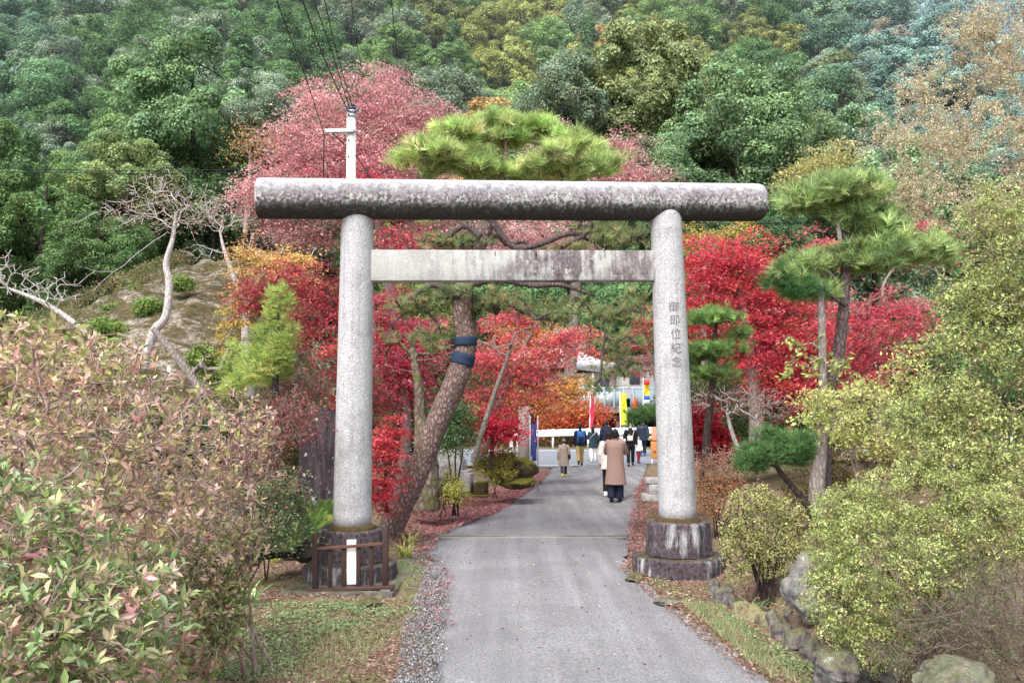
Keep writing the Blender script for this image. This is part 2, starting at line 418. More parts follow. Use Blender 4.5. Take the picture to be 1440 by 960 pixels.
LEAFM = {}
def foliage(name, sk_or_pts, mode, n, spread, size, tmpl, pal, mat, parent, seed=0, flat=.45, upb=1.0, jit=.13, clw=.5, extra=0, dirs=None, cols=None):
    rng = np.random.default_rng(seed+99)
    if isinstance(sk_or_pts, dict):
        sk = sk_or_pts
        ids = sk['tips']
        if extra:
            thin = np.where((sk['cnt'] <= extra) & (np.arange(len(sk['P'])) >= sk['nt']))[0]
            ids = np.unique(np.concatenate([ids, thin]))
        pts = sk['P'][ids]; dr = sk['D'][ids]
    else: pts = sk_or_pts; dr = dirs if dirs is not None else np.tile([0, 0, 1.], (len(pts), 1))
    k = len(pts); cl = np.repeat(np.arange(k), n); N = k*n
    if mode == 'layer':      # maple: flat fans of leaves
        off = rng.normal(0, 1, (N, 3))*spread*np.array([1, 1, flat])
        pos = pts[cl]+off; pos[:, 2] -= (off[:, :2]**2).sum(1)*.25/spread
        nd = np.array([0, 0, upb])+rng.normal(0, .55, (N, 3)); xd = unit(off*[1, 1, .2])+rng.normal(0, .6, (N, 3))
    elif mode == 'clump':    # rounded leaf clump
        d = unit(rng.normal(size=(N, 3))+np.array([0, 0, .35])); r = spread*rng.uniform(.45, 1.05, N)[:, None]
        pos = pts[cl]+d*r*np.array([1, 1, .8]); nd = d+rng.normal(0, .45, (N, 3))+np.array([0, 0, .35*upb])
        xd = np.cross(d, rng.normal(size=(N, 3)))
    elif mode == 'pine':
        off = rng.normal(0, 1, (N, 3))*spread*np.array([1, 1, flat]); pos = pts[cl]+off
        xd = unit(off)*.7+np.array([0, 0, 1.0])+rng.normal(0, .3, (N, 3)); nd = rng.normal(size=(N, 3))
    elif mode == 'rosette':  # whorl of leaves at each twig end
        a = (np.tile(np.arange(n), k)*2.4+np.repeat(rng.uniform(0, 6, k), n)); D_ = unit(dr[cl]*.7+np.array([0, 0, .5]))
        X = unit(np.cross(D_, np.array([.3, .2, 1])+0*D_)); Y = np.cross(D_, X)
        el = (.35+.75*np.tile(np.arange(n)/n, k)+rng.normal(0, .12, N))[:, None]
        rad = np.cos(a)[:, None]*X+np.sin(a)[:, None]*Y
        xd = rad*np.cos(el)+D_*np.sin(el); nd = D_*np.cos(el)-rad*np.sin(el)+rng.normal(0, .18, (N, 3))
        pos = pts[cl]-D_*(spread*(1-np.tile(np.arange(n)/n, k)))[:, None]
    elif mode == 'twig':     # leaves alternately along twig
        D_ = dr[cl]; t = rng.uniform(-1, .15, N)[:, None]
        rad = unit(np.cross(D_, rng.normal(size=(N, 3)))); pos = pts[cl]+D_*t*spread+rng.normal(0, spread*flat*.4, (N, 3))
        xd = rad+D_*.8; nd = np.array([0, 0, .8])+rng.normal(0, .5, (N, 3))
    elif mode == 'spray':
        off = unit(rng.normal(size=(N, 3)))*np.array([1, 1, flat]); pos = pts[cl]+off*spread*.3
        xd = off+dr[cl]*.5+np.array([0, 0, .12*upb]); nd = np.array([0, 0, 1.0])+rng.normal(0, .25, (N, 3))
    sz = size*rng.uniform(.55, 1.25, N)
    if mode in ('rosette',):
        kp = rng.uniform(size=N) > .28; pos, xd, nd, sz, cl = pos[kp], xd[kp]+rng.normal(0, .22, (kp.sum(), 3)), nd[kp], sz[kp], cl[kp]; N = len(pos)
    V, Pp, m = place(tmpl, pos, xd, nd, sz)
    c = pal_cols(pal, N, rng, jit, cl, clw) if cols is None else cols(pos, cl, rng)
    return mesh_np(name, V, [Pp], mat, parent, col=np.repeat(c, m, axis=0))

def tree(name, label, cat, trunk, tr, ells, nt, leaf, bark, group=None, seed=0, shell=.45, step=.3, wig=.12, rt=.005, ksides=5, droop=0, lump=0, crown='crown', trunk_name='trunk', power=.5, extra_targets=None, trunk_k=12, leafs=None, strata=0):
    rng = np.random.default_rng(seed)
    trunk = [np.asarray(p, float) for p in trunk]
    root = empty(name, trunk[0], label, cat, group)
    tg, _, _ = samp_ells(ells, nt, rng, shell)
    if strata:
        sh_ = np.array([noise.noise(Vector((a*.9, b*.9, seed))) for a, b in tg[:, :2]])*strata*2
        tg[:, 2] = np.round((tg[:, 2]+sh_)/strata)*strata-sh_+rng.normal(0, strata*.09, len(tg))
    if extra_targets is not None: tg = np.vstack([tg, extra_targets])
    sk = grow(trunk, tr, tg, step, wig, seed, rt, droop, power)
    skeleton_mesh(trunk_name, sk, bark, root, ksides=ksides, trunk_k=trunk_k, lump=lump, seed=seed)
    for i, lf in enumerate(([leaf] if leaf else [])+(leafs or [])):
        lf = dict(lf); nm = lf.pop('name', crown)
        foliage(nm, sk, parent=root, seed=seed+i*7, **lf)
    return root, sk

def strap_plant(name, label, cat, loc, n, L, w, pal, mat, seed=0, group=None, arch=.8, spread=.05):
    """clump of arching strap leaves (iris, lily, sedge)"""
    rng = np.random.default_rng(seed); V = []; Q = []; k = 0; cols = []
    cc = pal_cols(pal, n, rng, .15)
    for i in range(n):
        a = rng.uniform(0, 2*PI); l = L*rng.uniform(.6, 1.1); d = np.array([math.cos(a), math.sin(a), 0]); s_ = np.array([-d[1], d[0], 0])
        b = np.asarray(loc)+d*rng.uniform(0, spread)+s_*rng.uniform(-spread, spread); ar = arch*rng.uniform(.5, 1.2); m = 6
        for j in range(m+1):
            t = j/m; p = b+d*l*(t*.35+.45*ar*t*t)+np.array([0, 0, l*(t*1.0-ar*.75*t*t)])
            ww = w*(1-t**2.2)*.5+.0008
            V += [p+s_*ww, p-s_*ww]
        for j in range(m): Q.append([k+2*j, k+2*j+1, k+2*j+3, k+2*j+2]); cols.append(cc[i])
        k += 2*(m+1)
    o = mesh_np(name, V, [np.array(Q)], mat, origin=np.asarray(loc), col=np.array(cols), smooth=True)
    return tag(o, label, cat, group)

# ---------------------------------------------------------------- rocks
def rock_mesh(name, loc, size, mat, seed=0, rough=.28, sub=4, rz=0, flatb=True, parent=None, sharp=.0):
    bm = bmesh.new(); bmesh.ops.create_icosphere(bm, subdivisions=sub, radius=1)
    rng = np.random.default_rng(seed); o3 = Vector(rng.uniform(0, 50, 3))
    planes = [(Vector(unit(rng.normal(size=3))), rng.uniform(.62, .85)) for _ in range(9)]
    for v in bm.verts:
        p = v.co.copy()
        for nrm, dd in planes:
            q = p.dot(nrm)
            if q > dd: p -= nrm*(q-dd)*.9
        n1 = noise.noise(p*1.3+o3)*rough+noise.noise(p*3.5+o3)*rough*.45+noise.noise(p*9+o3)*rough*.16
        p = p*(1+n1); v.co = p
    V = np.array([v.co[:] for v in bm.verts])*np.asarray(size, float)/1.0
    P = np.array([[v.index for v in f.verts] for f in bm.faces]); bm.free()
    V = rot(V, 0, 0, rz)+np.asarray(loc)
    return mesh_np(name, V, [P], mat, parent, smooth=True, origin=None if parent is not None else np.asarray(loc))
def rock_mat(name, dark, light, moss=.4, mosscol='#6b7030', lichen=.2, scale=1):
    g = G(name); co = g.coord(); n = g.noise(co, 5*scale, 8, .65); n2 = g.noise(co, 38*scale, 6, .7); n3 = g.noise(co, 11*scale, 6, .7)
    c = g.ramp(g.math('ADD', g.math('MULTIPLY', n, .6), g.math('MULTIPLY', n2, .4)), [(.38, hexc(dark)), (.62, hexc(light))])
    l = g.ramp(n3, [(.6, 0), (.66, lichen)]); c = g.mix(l, c, (.5, .5, .46))
    nz = g.sep(g.n('ShaderNodeNewGeometry').outputs['Normal'])[2]
    mk = g.math('MULTIPLY', g.ramp(g.math('ADD', nz, g.math('MULTIPLY', n, .8)), [(.55, 0), (.95, 1)]), moss)
    c = g.mix(mk, c, g.mix(n2, hexc(mosscol)*.5, hexc(mosscol)*1.3))
    return g.bsdf(c, .92, g.bump(g.math('ADD', n, g.math('MULTIPLY', n2, .5)), .8, .03), spec=.2)

# ---------------------------------------------------------------- people
def flesh(name, chains, mat, parent, voxel=.012, smooth=4, shrink=.5, flat=()):
    """chains of elliptical rings (x,y,z,rx,ry) merged into ONE continuous skin"""
    b = MB()
    for ci_, ch in enumerate(chains):
        C = np.array(ch, float); n = len(C)
        if n == 1: C = np.vstack([C, C+[0, 0, 1e-3, 0, 0]]); n = 2
        P = C[:, :3]; T = unit(np.gradient(P, axis=0))
        fl_ = ci_ in flat; e1, e2 = (.04, .97) if fl_ else (min(C[-1, 3], C[-1, 4])*.75, .55)
        if fl_: e1 = .006
        pts = [P[0]-T[0]*min(C[0, 3], C[0, 4])*.75]+list(P)+[P[-1]+T[-1]*e1]
        rad = [C[0, 3:]*.55]+list(C[:, 3:])+[C[-1, 3:]*e2]
        Ts = [T[0]]+list(T)+[T[-1]]; k = 14; V = []
        for p, r, t in zip(pts, rad, Ts):
            ref = np.array([0, 1., 0]) if abs(t[1]) < .8 else np.array([0, 0, 1.])
            X = unit(np.cross(ref, t)); Y = np.cross(t, X)
            for a in np.linspace(0, 2*PI, k, endpoint=False): V.append(p+X*math.cos(a)*r[0]+Y*math.sin(a)*r[1])
        m = len(pts); q = [[i*k+j, i*k+(j+1) % k, (i+1)*k+(j+1) % k, (i+1)*k+j] for i in range(m-1) for j in range(k)]
        b.add(V, [np.array(q), np.array([list(range(k-1, -1, -1)), list(range((m-1)*k, m*k))])])
    o = b.build(name, mat, None)
    md = o.modifiers.new('r', 'REMESH'); md.mode = 'VOXEL'; md.voxel_size = voxel
    ms = o.modifiers.new('s', 'SMOOTH'); ms.iterations = smooth; ms.factor = shrink
    dg = bpy.context.evaluated_depsgraph_get(); dg.update()
    me = bpy.data.meshes.new_from_object(o.evaluated_get(dg)); me.name = name
    me.polygons.foreach_set('use_smooth', np.ones(len(me.polygons), bool)); me.update()
    if not me.materials: me.materials.append(mat)
    o.modifiers.clear(); old = o.data; o.data = me; bpy.data.meshes.remove(old)
    o.parent = parent; o.name = name
    return o

def person(label, foot, H, face, P, group='people walking on the lane'):
    """P: dict of pose and clothes. Local frame: +y is the way the person faces."""
    s = H/1.70; root = empty('person', foot, label, 'person', group, rz=face)
    root.scale = (s, s, s); vx = P.get('vox', .014)
    st = P.get('stride', .0); w = P.get('wide', 1.0)
    hip = {}; kn = {}; an = {}
    for sd in (-1, 1):
        y = st*sd
        hip[sd] = np.array([.085*sd, 0, .90]); kn[sd] = np.array([.09*sd, y*.45+.03, .49]); an[sd] = np.array([.09*sd, y-.01, .09+max(0, -y)*.25])
    arms = P.get('arms', {1: 'down', -1: 'down'}); sh = {}; el = {}; wr = {}
    for sd in (-1, 1):
        sh[sd] = np.array([.175*sd, 0, 1.39]); a = arms[sd]
        if a == 'down': el[sd] = np.array([.235*sd, -.02, 1.11]); wr[sd] = np.array([.245*sd, .07, .87])
        elif a == 'swing': el[sd] = np.array([.235*sd, -.07*sd*np.sign(st+1e-6), 1.12]); wr[sd] = np.array([.25*sd, -.16*sd*np.sign(st+1e-6)+.06, .90])
        elif a == 'phone': el[sd] = np.array([.24*sd, .12, 1.15]); wr[sd] = np.array([.10*sd, .30, 1.40])
        elif a == 'chest': el[sd] = np.array([.25*sd, .02, 1.13]); wr[sd] = np.array([.10*sd, .20, 1.22])
        elif a == 'out': el[sd] = np.array([.28*sd, .02, 1.14]); wr[sd] = np.array([.44*sd, .10, .98])
    r = lambda p, a, b: [p[0], p[1], p[2], a, b]
    lerp = lambda a, b, t: a+(b-a)*t
    ch = []
    for sd in (-1, 1):
        ch.append([r(hip[sd]+[0, 0, .02], .085, .09), r(lerp(hip[sd], kn[sd], .5), .075, .08), r(kn[sd], .055, .058), r(lerp(kn[sd], an[sd], .35), .052, .056), r(an[sd], .036, .04)])
        f = an[sd]; ch.append([[f[0], f[1]-.05, f[2]-.05, .036, .03], [f[0], f[1]+.06, f[2]-.055, .042, .028], [f[0], f[1]+.15, f[2]-.062, .036, .02]])
        ch.append([r(sh[sd], .055, .055), r(lerp(sh[sd], el[sd], .5), .046, .048), r(el[sd], .038, .038), r(lerp(el[sd], wr[sd], .4), .036, .036), r(wr[sd], .024, .024)])
        # hand: palm, four unequal bent fingers, thumb from the side of the palm
        d = unit(wr[sd]-el[sd]); side = unit(np.cross(d, [sd*1., .3, .2])); nrm = np.cross(side, d)
        pc = wr[sd]+d*.045
        ch.append([r(wr[sd]+d*.01, .024, .02), r(pc, .036, .018), r(pc+d*.04, .038, .016)])
        for i, L in enumerate((.070, .078, .074, .058)):
            b0 = pc+d*.045+side*(.027-.018*i); k1 = b0+d*L*.5+nrm*.006; k2 = k1+unit(d+nrm*.9)*L*.5
            ch.append([r(b0-d*.02, .0095, .0095), r(k1, .0085, .0085), r(k2, .007, .007)])
        t0 = wr[sd]+d*.03+side*.025; ch.append([r(t0, .012, .012), r(t0+unit(d+side*.9)*.035, .010, .010), r(t0+unit(d+side*.4)*.065, .008, .008)])
    ch.append([[0, 0, .90, .15, .10], [0, 0, 1.02, .125, .095], [0, 0, 1.15, .13, .095], [0, 0, 1.30, .155, .105], [0, 0, 1.40, .14, .08], [0, 0, 1.45, .055, .055]])
    tw = P.get('turn', 0.0)
    ch.append([[0, 0, 1.42, .052, .054], [0, .01, 1.52, .048, .05]])
    hd = [[0, .012, 1.50, .045, .055], [0, .012, 1.545, .064, .08], [0, 0, 1.60, .074, .092], [0, -.005, 1.65, .068, .084], [0, -.005, 1.685, .04, .05]]
    face_ = [[[0, .092, 1.60, .010, .010], [0, .106, 1.578, .014, .010]], [[-.018, .088, 1.548, .008, .006], [.018, .088, 1.548, .008, .006]]]
    ears = [[[sd*.074, 0, 1.565, .008, .014], [sd*.077, -.005, 1.605, .009, .018]] for sd in (-1, 1)]
    ch += [hd]+face_+ears
    body_o = flesh('body', ch, P['skin'], root, .009 if P.get('fine') else .012, 2)
    e = MB()
    for sd in (-1, 1): e.box((sd*.03, .088, 1.598), (.024, .012, .010), bev=.005)
    e.build('eyes', MT['black'], body_o)
    # trousers
    tr = P.get('trousers')
    if tr:
        k = tr.get('w', 1.0); c2 = [[[0, 0, .97, .15, .11], [0, 0, .86, .155, .12]]]
        hem = tr.get('hem', .07)
        for sd in (-1, 1):
            c2.append([r(hip[sd]+[0, 0, .02], .095, .11), r(lerp(hip[sd], kn[sd], .5), .088*k, .098*k), r(kn[sd], .072*k, .082*k), r(lerp(kn[sd], an[sd], .6), .066*k*1.05, .078*k), r(an[sd]+[0, 0, hem-.02], .064*k*1.1, .078*k)])
        flesh('trousers', c2, tr['m'], root, vx, 3, flat=(1, 2))
    sh_ = P.get('shoes')
    for sd in (-1, 1):
        f = an[sd]; flesh('shoe', [[[f[0], f[1]-.06, f[2]-.045, .043, .042], [f[0], f[1]+.05, f[2]-.05, .05, .038], [f[0], f[1]+.15, f[2]-.06, .042, .028]], [[f[0], f[1]-.02, f[2]+.03, .045, .05], [f[0], f[1]-.02, f[2]-.04, .045, .055]]], sh_ or MT['black'], root, vx, 2)
    # top
    tp = P['top']; k = tp.get('w', 1.0); hem = tp.get('hem', .85); c3 = []
    body = [[0, 0, 1.45, .075, .07], [0, 0, 1.40, .165*k, .10*k], [0, 0, 1.30, .19*k, .125*k], [0, 0, 1.10, .175*k, .125*k], [0, 0, .95, .18*k, .13*k]]
    if hem < .9:
        fl = tp.get('flare', .06)
        for z in np.linspace(.88, hem, 5): body.append([0, 0, z, .18*k+fl*(.9-z), .135*k+fl*.8*(.9-z)])
    c3.append(body)
    for sd in (-1, 1):
        c3.append([r(sh[sd]+[-.01*sd, 0, 0], .075*k, .08*k), r(lerp(sh[sd], el[sd], .5), .068*k, .07*k), r(el[sd], .06*k, .062*k), r(lerp(el[sd], wr[sd], .5), .056*k, .056*k), r(lerp(el[sd], wr[sd], .95), .05*k, .05*k)])
    if tp.get('collar', 1): c3.append([[0, 0, 1.44, .075, .075], [0, .0, 1.50, .07, .07]])
    if tp.get('hood'): c3.append([[0, -.08, 1.44, .10, .06], [0, -.10, 1.36, .09, .05]])
    coat_o = flesh(tp.get('name', 'coat'), c3, tp['m'], root, vx, 3, flat=(0,))
    if tp.get('quilt'):
        q = MB()
        for z in np.arange(hem+.08, 1.36, .085):
            R_ = [np.interp(z, [b[2] for b in body][::-1], [b[i] for b in body][::-1]) for i in (3, 4)]
            a = np.linspace(0, 2*PI, 28, endpoint=True); q.tube(np.c_[np.cos(a)*(R_[0]-.002), np.sin(a)*(R_[1]-.002), a*0+z], .009, 5, False)
        q.build('quilt_seam', tp['seam'], coat_o)
    hr = P.get('hair')
    if hr:
        L = hr.get('len', 0); c4 = [[[0, -.022, 1.595, .084, .092], [0, -.020, 1.64, .085, .096], [0, -.012, 1.675, .068, .08], [0, -.01, 1.695, .04, .045]]]
        if L: c4.append([[0, -.045, 1.62, .085, .06], [0, -.06, 1.55, .088, .05], [0, -.07, 1.55-L, .07, .04]])
        if L:
            for sd in (-1, 1): c4.append([[sd*.07, 0, 1.62, .022, .05], [sd*.078, .0, 1.54, .018, .045]])
        flesh('hair', c4, hr['m'], root, .012, 3)
    ht = P.get('hat')
    if ht: flesh('hat', [[[0, -.005, 1.63, .094, .108], [0, -.008, 1.68, .088, .1], [0, -.01, 1.72, .05, .055]], [[0, -.003, 1.625, .1, .116], [0, -.003, 1.645, .1, .116]]], ht, root, .012, 3)
    if P.get('mask'): flesh('face_mask', [[[0, .075, 1.585, .05, .03], [0, .075, 1.53, .042, .028]]], P['mask'], root, .01, 2)
    for bg in P.get('bags', []):   # carried things
        m = MB(); m.box(bg['at'], bg['size'], bev=min(bg['size'])*.35)
        br = empty(bg['name'], foot, bg['label'], bg['cat'], rz=face); br.scale = (s, s, s)
        o = m.build('bag_body', bg['m'], br)
        if bg.get('strap'):
            t = MB(); t.tube(spline(bg['strap'], 16), .011, 6, flat=.5); t.build('strap', bg.get('sm', bg['m']), br)
        if bg.get('pocket'):
            t = MB(); a, q = bg['at'], bg['size']; t.box((a[0], a[1]-q[1]*.5, a[2]-q[2]*.18), (q[0]*.75, q[1]*.35, q[2]*.42), bev=.03); t.build('pocket', bg.get('sm', bg['m']), o)
    return root
# ================================================================ MATERIALS
LM = leaf_mat('leaf', .35, .0)
LMG = leaf_mat('glossy_leaf', .25, .05, rough=.45)
LMH = leaf_mat('hillside_leaf', .25, 0, objcol=True)
NEEDLE = leaf_mat('needle', .2, .03)
MT = dict(
    black=plain('black_cloth', '#15151a', .8), navy=plain('navy_cloth', '#1b2236', .8), tan=plain('tan_wool', '#957b71', .95, var=.07, scale=30, bump=.3),
    cream=plain('cream_wool', '#e6e0d8', .9), beige=plain('beige_quilt', '#a5968a', .6, spec=.4), darkgrey=plain('dark_grey', '#3c3c40', .8),
    khaki=plain('khaki_cloth', '#a58c5e', .85), teal=plain('dark_teal_cloth', '#24363d', .85), white=plain('white_cloth', '#eeeef0', .8),
    red=plain('dark_red_cloth', '#7d2233', .85), yellow=plain('yellow_boot', '#d9c648', .6), blue=plain('blue_nylon', '#2d5fa8', .5),
    hair=plain('black_hair', '#191618', .5, scale=60), brownhair=plain('brown_hair', '#2b201d', .5, scale=60), skin=plain('skin', '#c99c82', .6, var=.05), knit=plain('grey_knit', '#77757a', .95, bump=.8, scale=80),
    quiltline=plain('quilt_line', '#7d7068', .8), downblue=plain('dark_blue_down', '#252c3d', .5),
)
M_post = granite('granite_post', 'post'); M_beam = granite('granite_beam', 'beam'); M_tie = granite('granite_tie', 'tie'); M_pl = granite('granite_plinth', 'plinth')
M_brown = plain('dark_brown_paint', '#3a2a26', .6, var=.2, scale=20, bump=.2)
M_whitep = plain('white_paint', '#f2f0ea', .6, var=.04)
M_conc = plain('concrete', '#c4c0bc', .85, var=.12, scale=3, bump=.3)
M_concd = plain('dark_concrete', '#8d8a84', .9, var=.25, scale=2.5, bump=.3)
M_steel = plain('galvanised_steel', '#b9bcc0', .45, metal=.3, var=.08)
M_cable = plain('black_cable', '#1c1c22', .6)
M_bpine = bark_mat('pine_bark', '#4a3833', '#a8928a', 19, .5, 1.0)
M_bpine2 = bark_mat('grey_brown_bark', '#3f3536', '#7d6d6c', 22, .35)
M_bdark = bark_mat('dark_bark', '#2e2826', '#5c504b', 20, .3)
M_bgrey = bark_mat('grey_bark', '#6b625f', '#a79c97', 18, .35, moss=.3)
M_bwhite = bark_mat('pale_bark', '#968f8d', '#d8d2ce', 14, .4, .5)
M_btwig = bark_mat('twig_bark', '#7d6862', '#b8a49a', 20, .3, .3)
M_btan = bark_mat('tan_twig_bark', '#5d4c48', '#93807a', 20, .3, .3)
M_rock = rock_mat('grey_rock', '#3a3536', '#8a8484', .4, '#6b7030', .8)
M_rocky = rock_mat('yellow_lichen_rock', '#5f5844', '#9f987c', .3, '#77743c', .6)
M_rockm = rock_mat('mossy_rock', '#332c22', '#6b5f45', .9, '#6f7028', .3)
M_rockd = rock_mat('dark_rock', '#2c2a2c', '#605c60', .5, '#6f7028', .5)
M_rockb = rock_mat('boulder_rock', '#5f5c5c', '#9a9692', .1, '#6f7028', .9)

# ================================================================ GROUND
RL = [(640, 1150), (606, 960), (612, 905), (622, 860), (622, 815), (604, 775), (612, 756), (640, 738), (682, 715), (722, 698), (752, 682), (768, 668), (776, 657), (770, 653), (755, 651.5)]
RR = [(1330, 1150), (1090, 960), (1003, 890), (935, 838), (893, 805), (880, 788), (887, 760), (893, 730), (898, 705), (903, 685), (908, 668), (912, 657), (918, 653), (925, 651)]
def flat0(px, py): d = ray(px, py); t = -CAMZ/d[2]; return (d*t)[:2]
L2 = np.array([flat0(*p) for p in RL]); R2 = np.array([flat0(*p) for p in RR])
L2 = np.vstack([[L2[0][0], -6], L2]); R2 = np.vstack([[R2[0][0], -6], R2])
YEND = 34.2
def xl(y): return np.interp(y, L2[:, 1], L2[:, 0])
def xr(y): return np.interp(y, R2[:, 1], R2[:, 0])
CR0, CR1 = 33.6, 43.2      # the crossing road
def road_mask(x, y):
    a = ss(-.15, .05, x-xl(y))*ss(-.15, .05, xr(y)-x)*(1-ss(34.3, 34.6, y))
    b = ss(CR0-.3, CR0+.2, y)*(1-ss(CR1-.1, CR1+.3, y))*(1-ss(25, 26, np.abs(x)))
    return np.maximum(a, b)

def nz(x, y, s, seed=0):
    return np.array([noise.noise(Vector((a*s, b*s, seed))) for a, b in zip(np.ravel(x), np.ravel(y))]).reshape(np.shape(x))
ys = np.concatenate([np.linspace(-8, 2, 12)[:-1], np.linspace(2, 20, 190)[:-1], np.linspace(20, 46, 120)[:-1], np.geomspace(46, 320, 70)])
xh = np.concatenate([np.linspace(0, 8, 90)[:-1], np.geomspace(8, 320, 50)]); xs = np.concatenate([-xh[::-1][:-1], xh])
X, Y = np.meshgrid(xs, ys); Z = gz(X, Y)
near = (Y < 47)&(np.abs(X) < 30)
bump_ = np.zeros_like(Z); bump_[near] = nz(X[near], Y[near], 1.1)*.05+nz(X[near], Y[near], 4.5, 3)*.022
far = ~near; bump_[far] = nz(X[far], Y[far], .07)*2.0*ss(50, 70, Y[far])
rm = road_mask(X, Y); Z = Z+bump_*(1-rm)-.08*rm
ny, nx = X.shape; i = np.arange(ny-1)[:, None]*nx; j = np.arange(nx-1)[None]
q = np.stack([i+j, i+j+1, i+nx+j+1, i+nx+j], -1).reshape(-1, 4)
def ground_mat():
    g = G('ground_soil'); co = g.pos(); x, y, z = g.sep(co)[0], g.sep(co)[1], g.sep(co)[2]
    n = g.noise(co, 1.3, 6, .6); n2 = g.noise(co, 22, 6, .7); n3 = g.noise(co, 90, 3, .7)
    soil = g.ramp(g.math('ADD', g.math('MULTIPLY', n2, .6), g.math('MULTIPLY', n3, .4)), [(.36, hexc('#3f2f28')), (.5, hexc('#7d6a59')), (.66, hexc('#b09a86'))])
    moss = g.ramp(n2, [(.35, hexc('#49502a')), (.65, hexc('#7f8c50'))])
    m = g.ramp(n, [(.50, 0), (.64, .7)])
    c = g.mix(m, soil, moss)
    hill = g.ramp(g.math('MULTIPLY', y, .01), [(.44, 0), (.50, 1)])
    c = g.mix(hill, c, g.ramp(n2, [(.3, hexc('#141a10')), (.7, hexc('#2f3a20'))]))
    return g.bsdf(c, .95, g.bump(g.math('ADD', n2, n3), .7, .02), spec=.15)
M_ground = ground_mat()
tag(mesh_np('ground', np.c_[X.ravel(), Y.ravel(), Z.ravel()], [q], M_ground, smooth=True), kind='structure')

def asphalt():
    g = G('asphalt'); co = g.pos(); n = g.noise(co, 1.1, 5, .6); f = g.noise(co, 260, 2, .8); v = g.noise(co, 62, 3, .85)
    st = g.noise(g.map(co, (3.0, .12, 1)), 1.2, 5, .6)
    a = g.ramp(g.math('ADD', g.math('MULTIPLY', f, .5), g.math('MULTIPLY', v, .5)), [(.40, (.07, .07, .075)), (.5, (.26, .255, .27)), (.60, (.56, .55, .57))])
    c = g.mix(g.ramp(g.math('ADD', g.math('MULTIPLY', n, .4), g.math('MULTIPLY', st, .6)), [(.38, .5), (.6, 0)]), a, (.12, .115, .12))
    c = g.mix(g.ramp(st, [(.5, 0), (.72, .14)]), c, (.5, .49, .5))
    cr = g.voro(g.map(co, (1, .7, 1)), .32, feature='DISTANCE_TO_EDGE')
    w = g.math('ADD', cr, g.math('MULTIPLY', g.math('SUBTRACT', g.noise(co, 6, 5), .5), .05))
    c = g.mix(g.ramp(w, [(.0, .0), (.004, .0), (.008, .0)]), c, (.09, .09, .09))
    pt = g.ramp(g.noise(co, .45, 3, .5, dist=.4), [(.50, 0), (.515, .22)]); c = g.mix(pt, c, (.15, .148, .155))
    ds = g.ramp(g.noise(co, 7, 6, .75), [(.55, 0), (.68, .35)]); c = g.mix(ds, c, (.30, .26, .23))
    return g.bsdf(c, .9, g.bump(v, .8, .012), spec=.25)
M_asph = asphalt()
yy = np.concatenate([np.linspace(-6, 34.25, 420)]); u = np.linspace(0, 1, 9)
a, b = xl(yy), xr(yy)
rag = nz(yy*0, yy, 2.3, 5)*.10+nz(yy*0, yy, 9, 6)*.07; rag2 = nz(yy*0, yy, 2.3, 15)*.09+nz(yy*0, yy, 9, 16)*.06
a = a+rag; b = b+rag2
XX = a[:, None]*(1-u)+b[:, None]*u; YY = yy[:, None]+0*u; ZZ = gz(XX, YY)+.004+.02*np.sin(PI*u)[None]-.03*((u == 0) | (u == 1))
k = len(u); i = np.arange(len(yy)-1)[:, None]*k; j = np.arange(k-1)[None]
q = np.stack([i+j, i+j+1, i+k+j+1, i+k+j], -1).reshape(-1, 4)
tag(mesh_np('lane', np.c_[XX.ravel(), YY.ravel(), ZZ.ravel()], [q], M_asph, smooth=True), kind='structure')
xx = np.linspace(-25, 25, 60); yy = np.linspace(CR0, CR1, 30); XX, YY = np.meshgrid(xx, yy); ZZ = gz(XX, YY)+.012
k = len(xx); i = np.arange(len(yy)-1)[:, None]*k; j = np.arange(k-1)[None]
q = np.stack([i+j, i+j+1, i+k+j+1, i+k+j], -1).reshape(-1, 4)
def road2():
    g = G('road_asphalt'); co = g.pos(); n = g.noise(co, 30, 6, .7)
    return g.bsdf(g.ramp(n, [(.35, (.15, .165, .19)), (.65, (.27, .29, .33))]), .85, g.bump(n, .3, .01))
tag(mesh_np('road', np.c_[XX.ravel(), YY.ravel(), ZZ.ravel()], [q], road2(), smooth=True), kind='structure')
def strip(name, y0, y1, x0, x1, m, dz, n=40):
    xx = np.linspace(x0, x1, n); V = []
    for x in xx:
        for y in (y0, y1): V.append([x, y, float(gz(x, y))+dz])
    q = [[2*i, 2*i+2, 2*i+3, 2*i+1] for i in range(n-1)]
    return mesh_np(name, V, [np.array(q)], m)
M_line = plain('road_paint', '#e8e8ea', .7, var=.1, scale=20)
tag(strip('road_edge_line', 34.9, 35.15, -25, 25, M_line, .018), kind='structure')
tag(strip('road_far_line', 42.4, 42.55, -25, 25, M_line, .018), kind='structure')

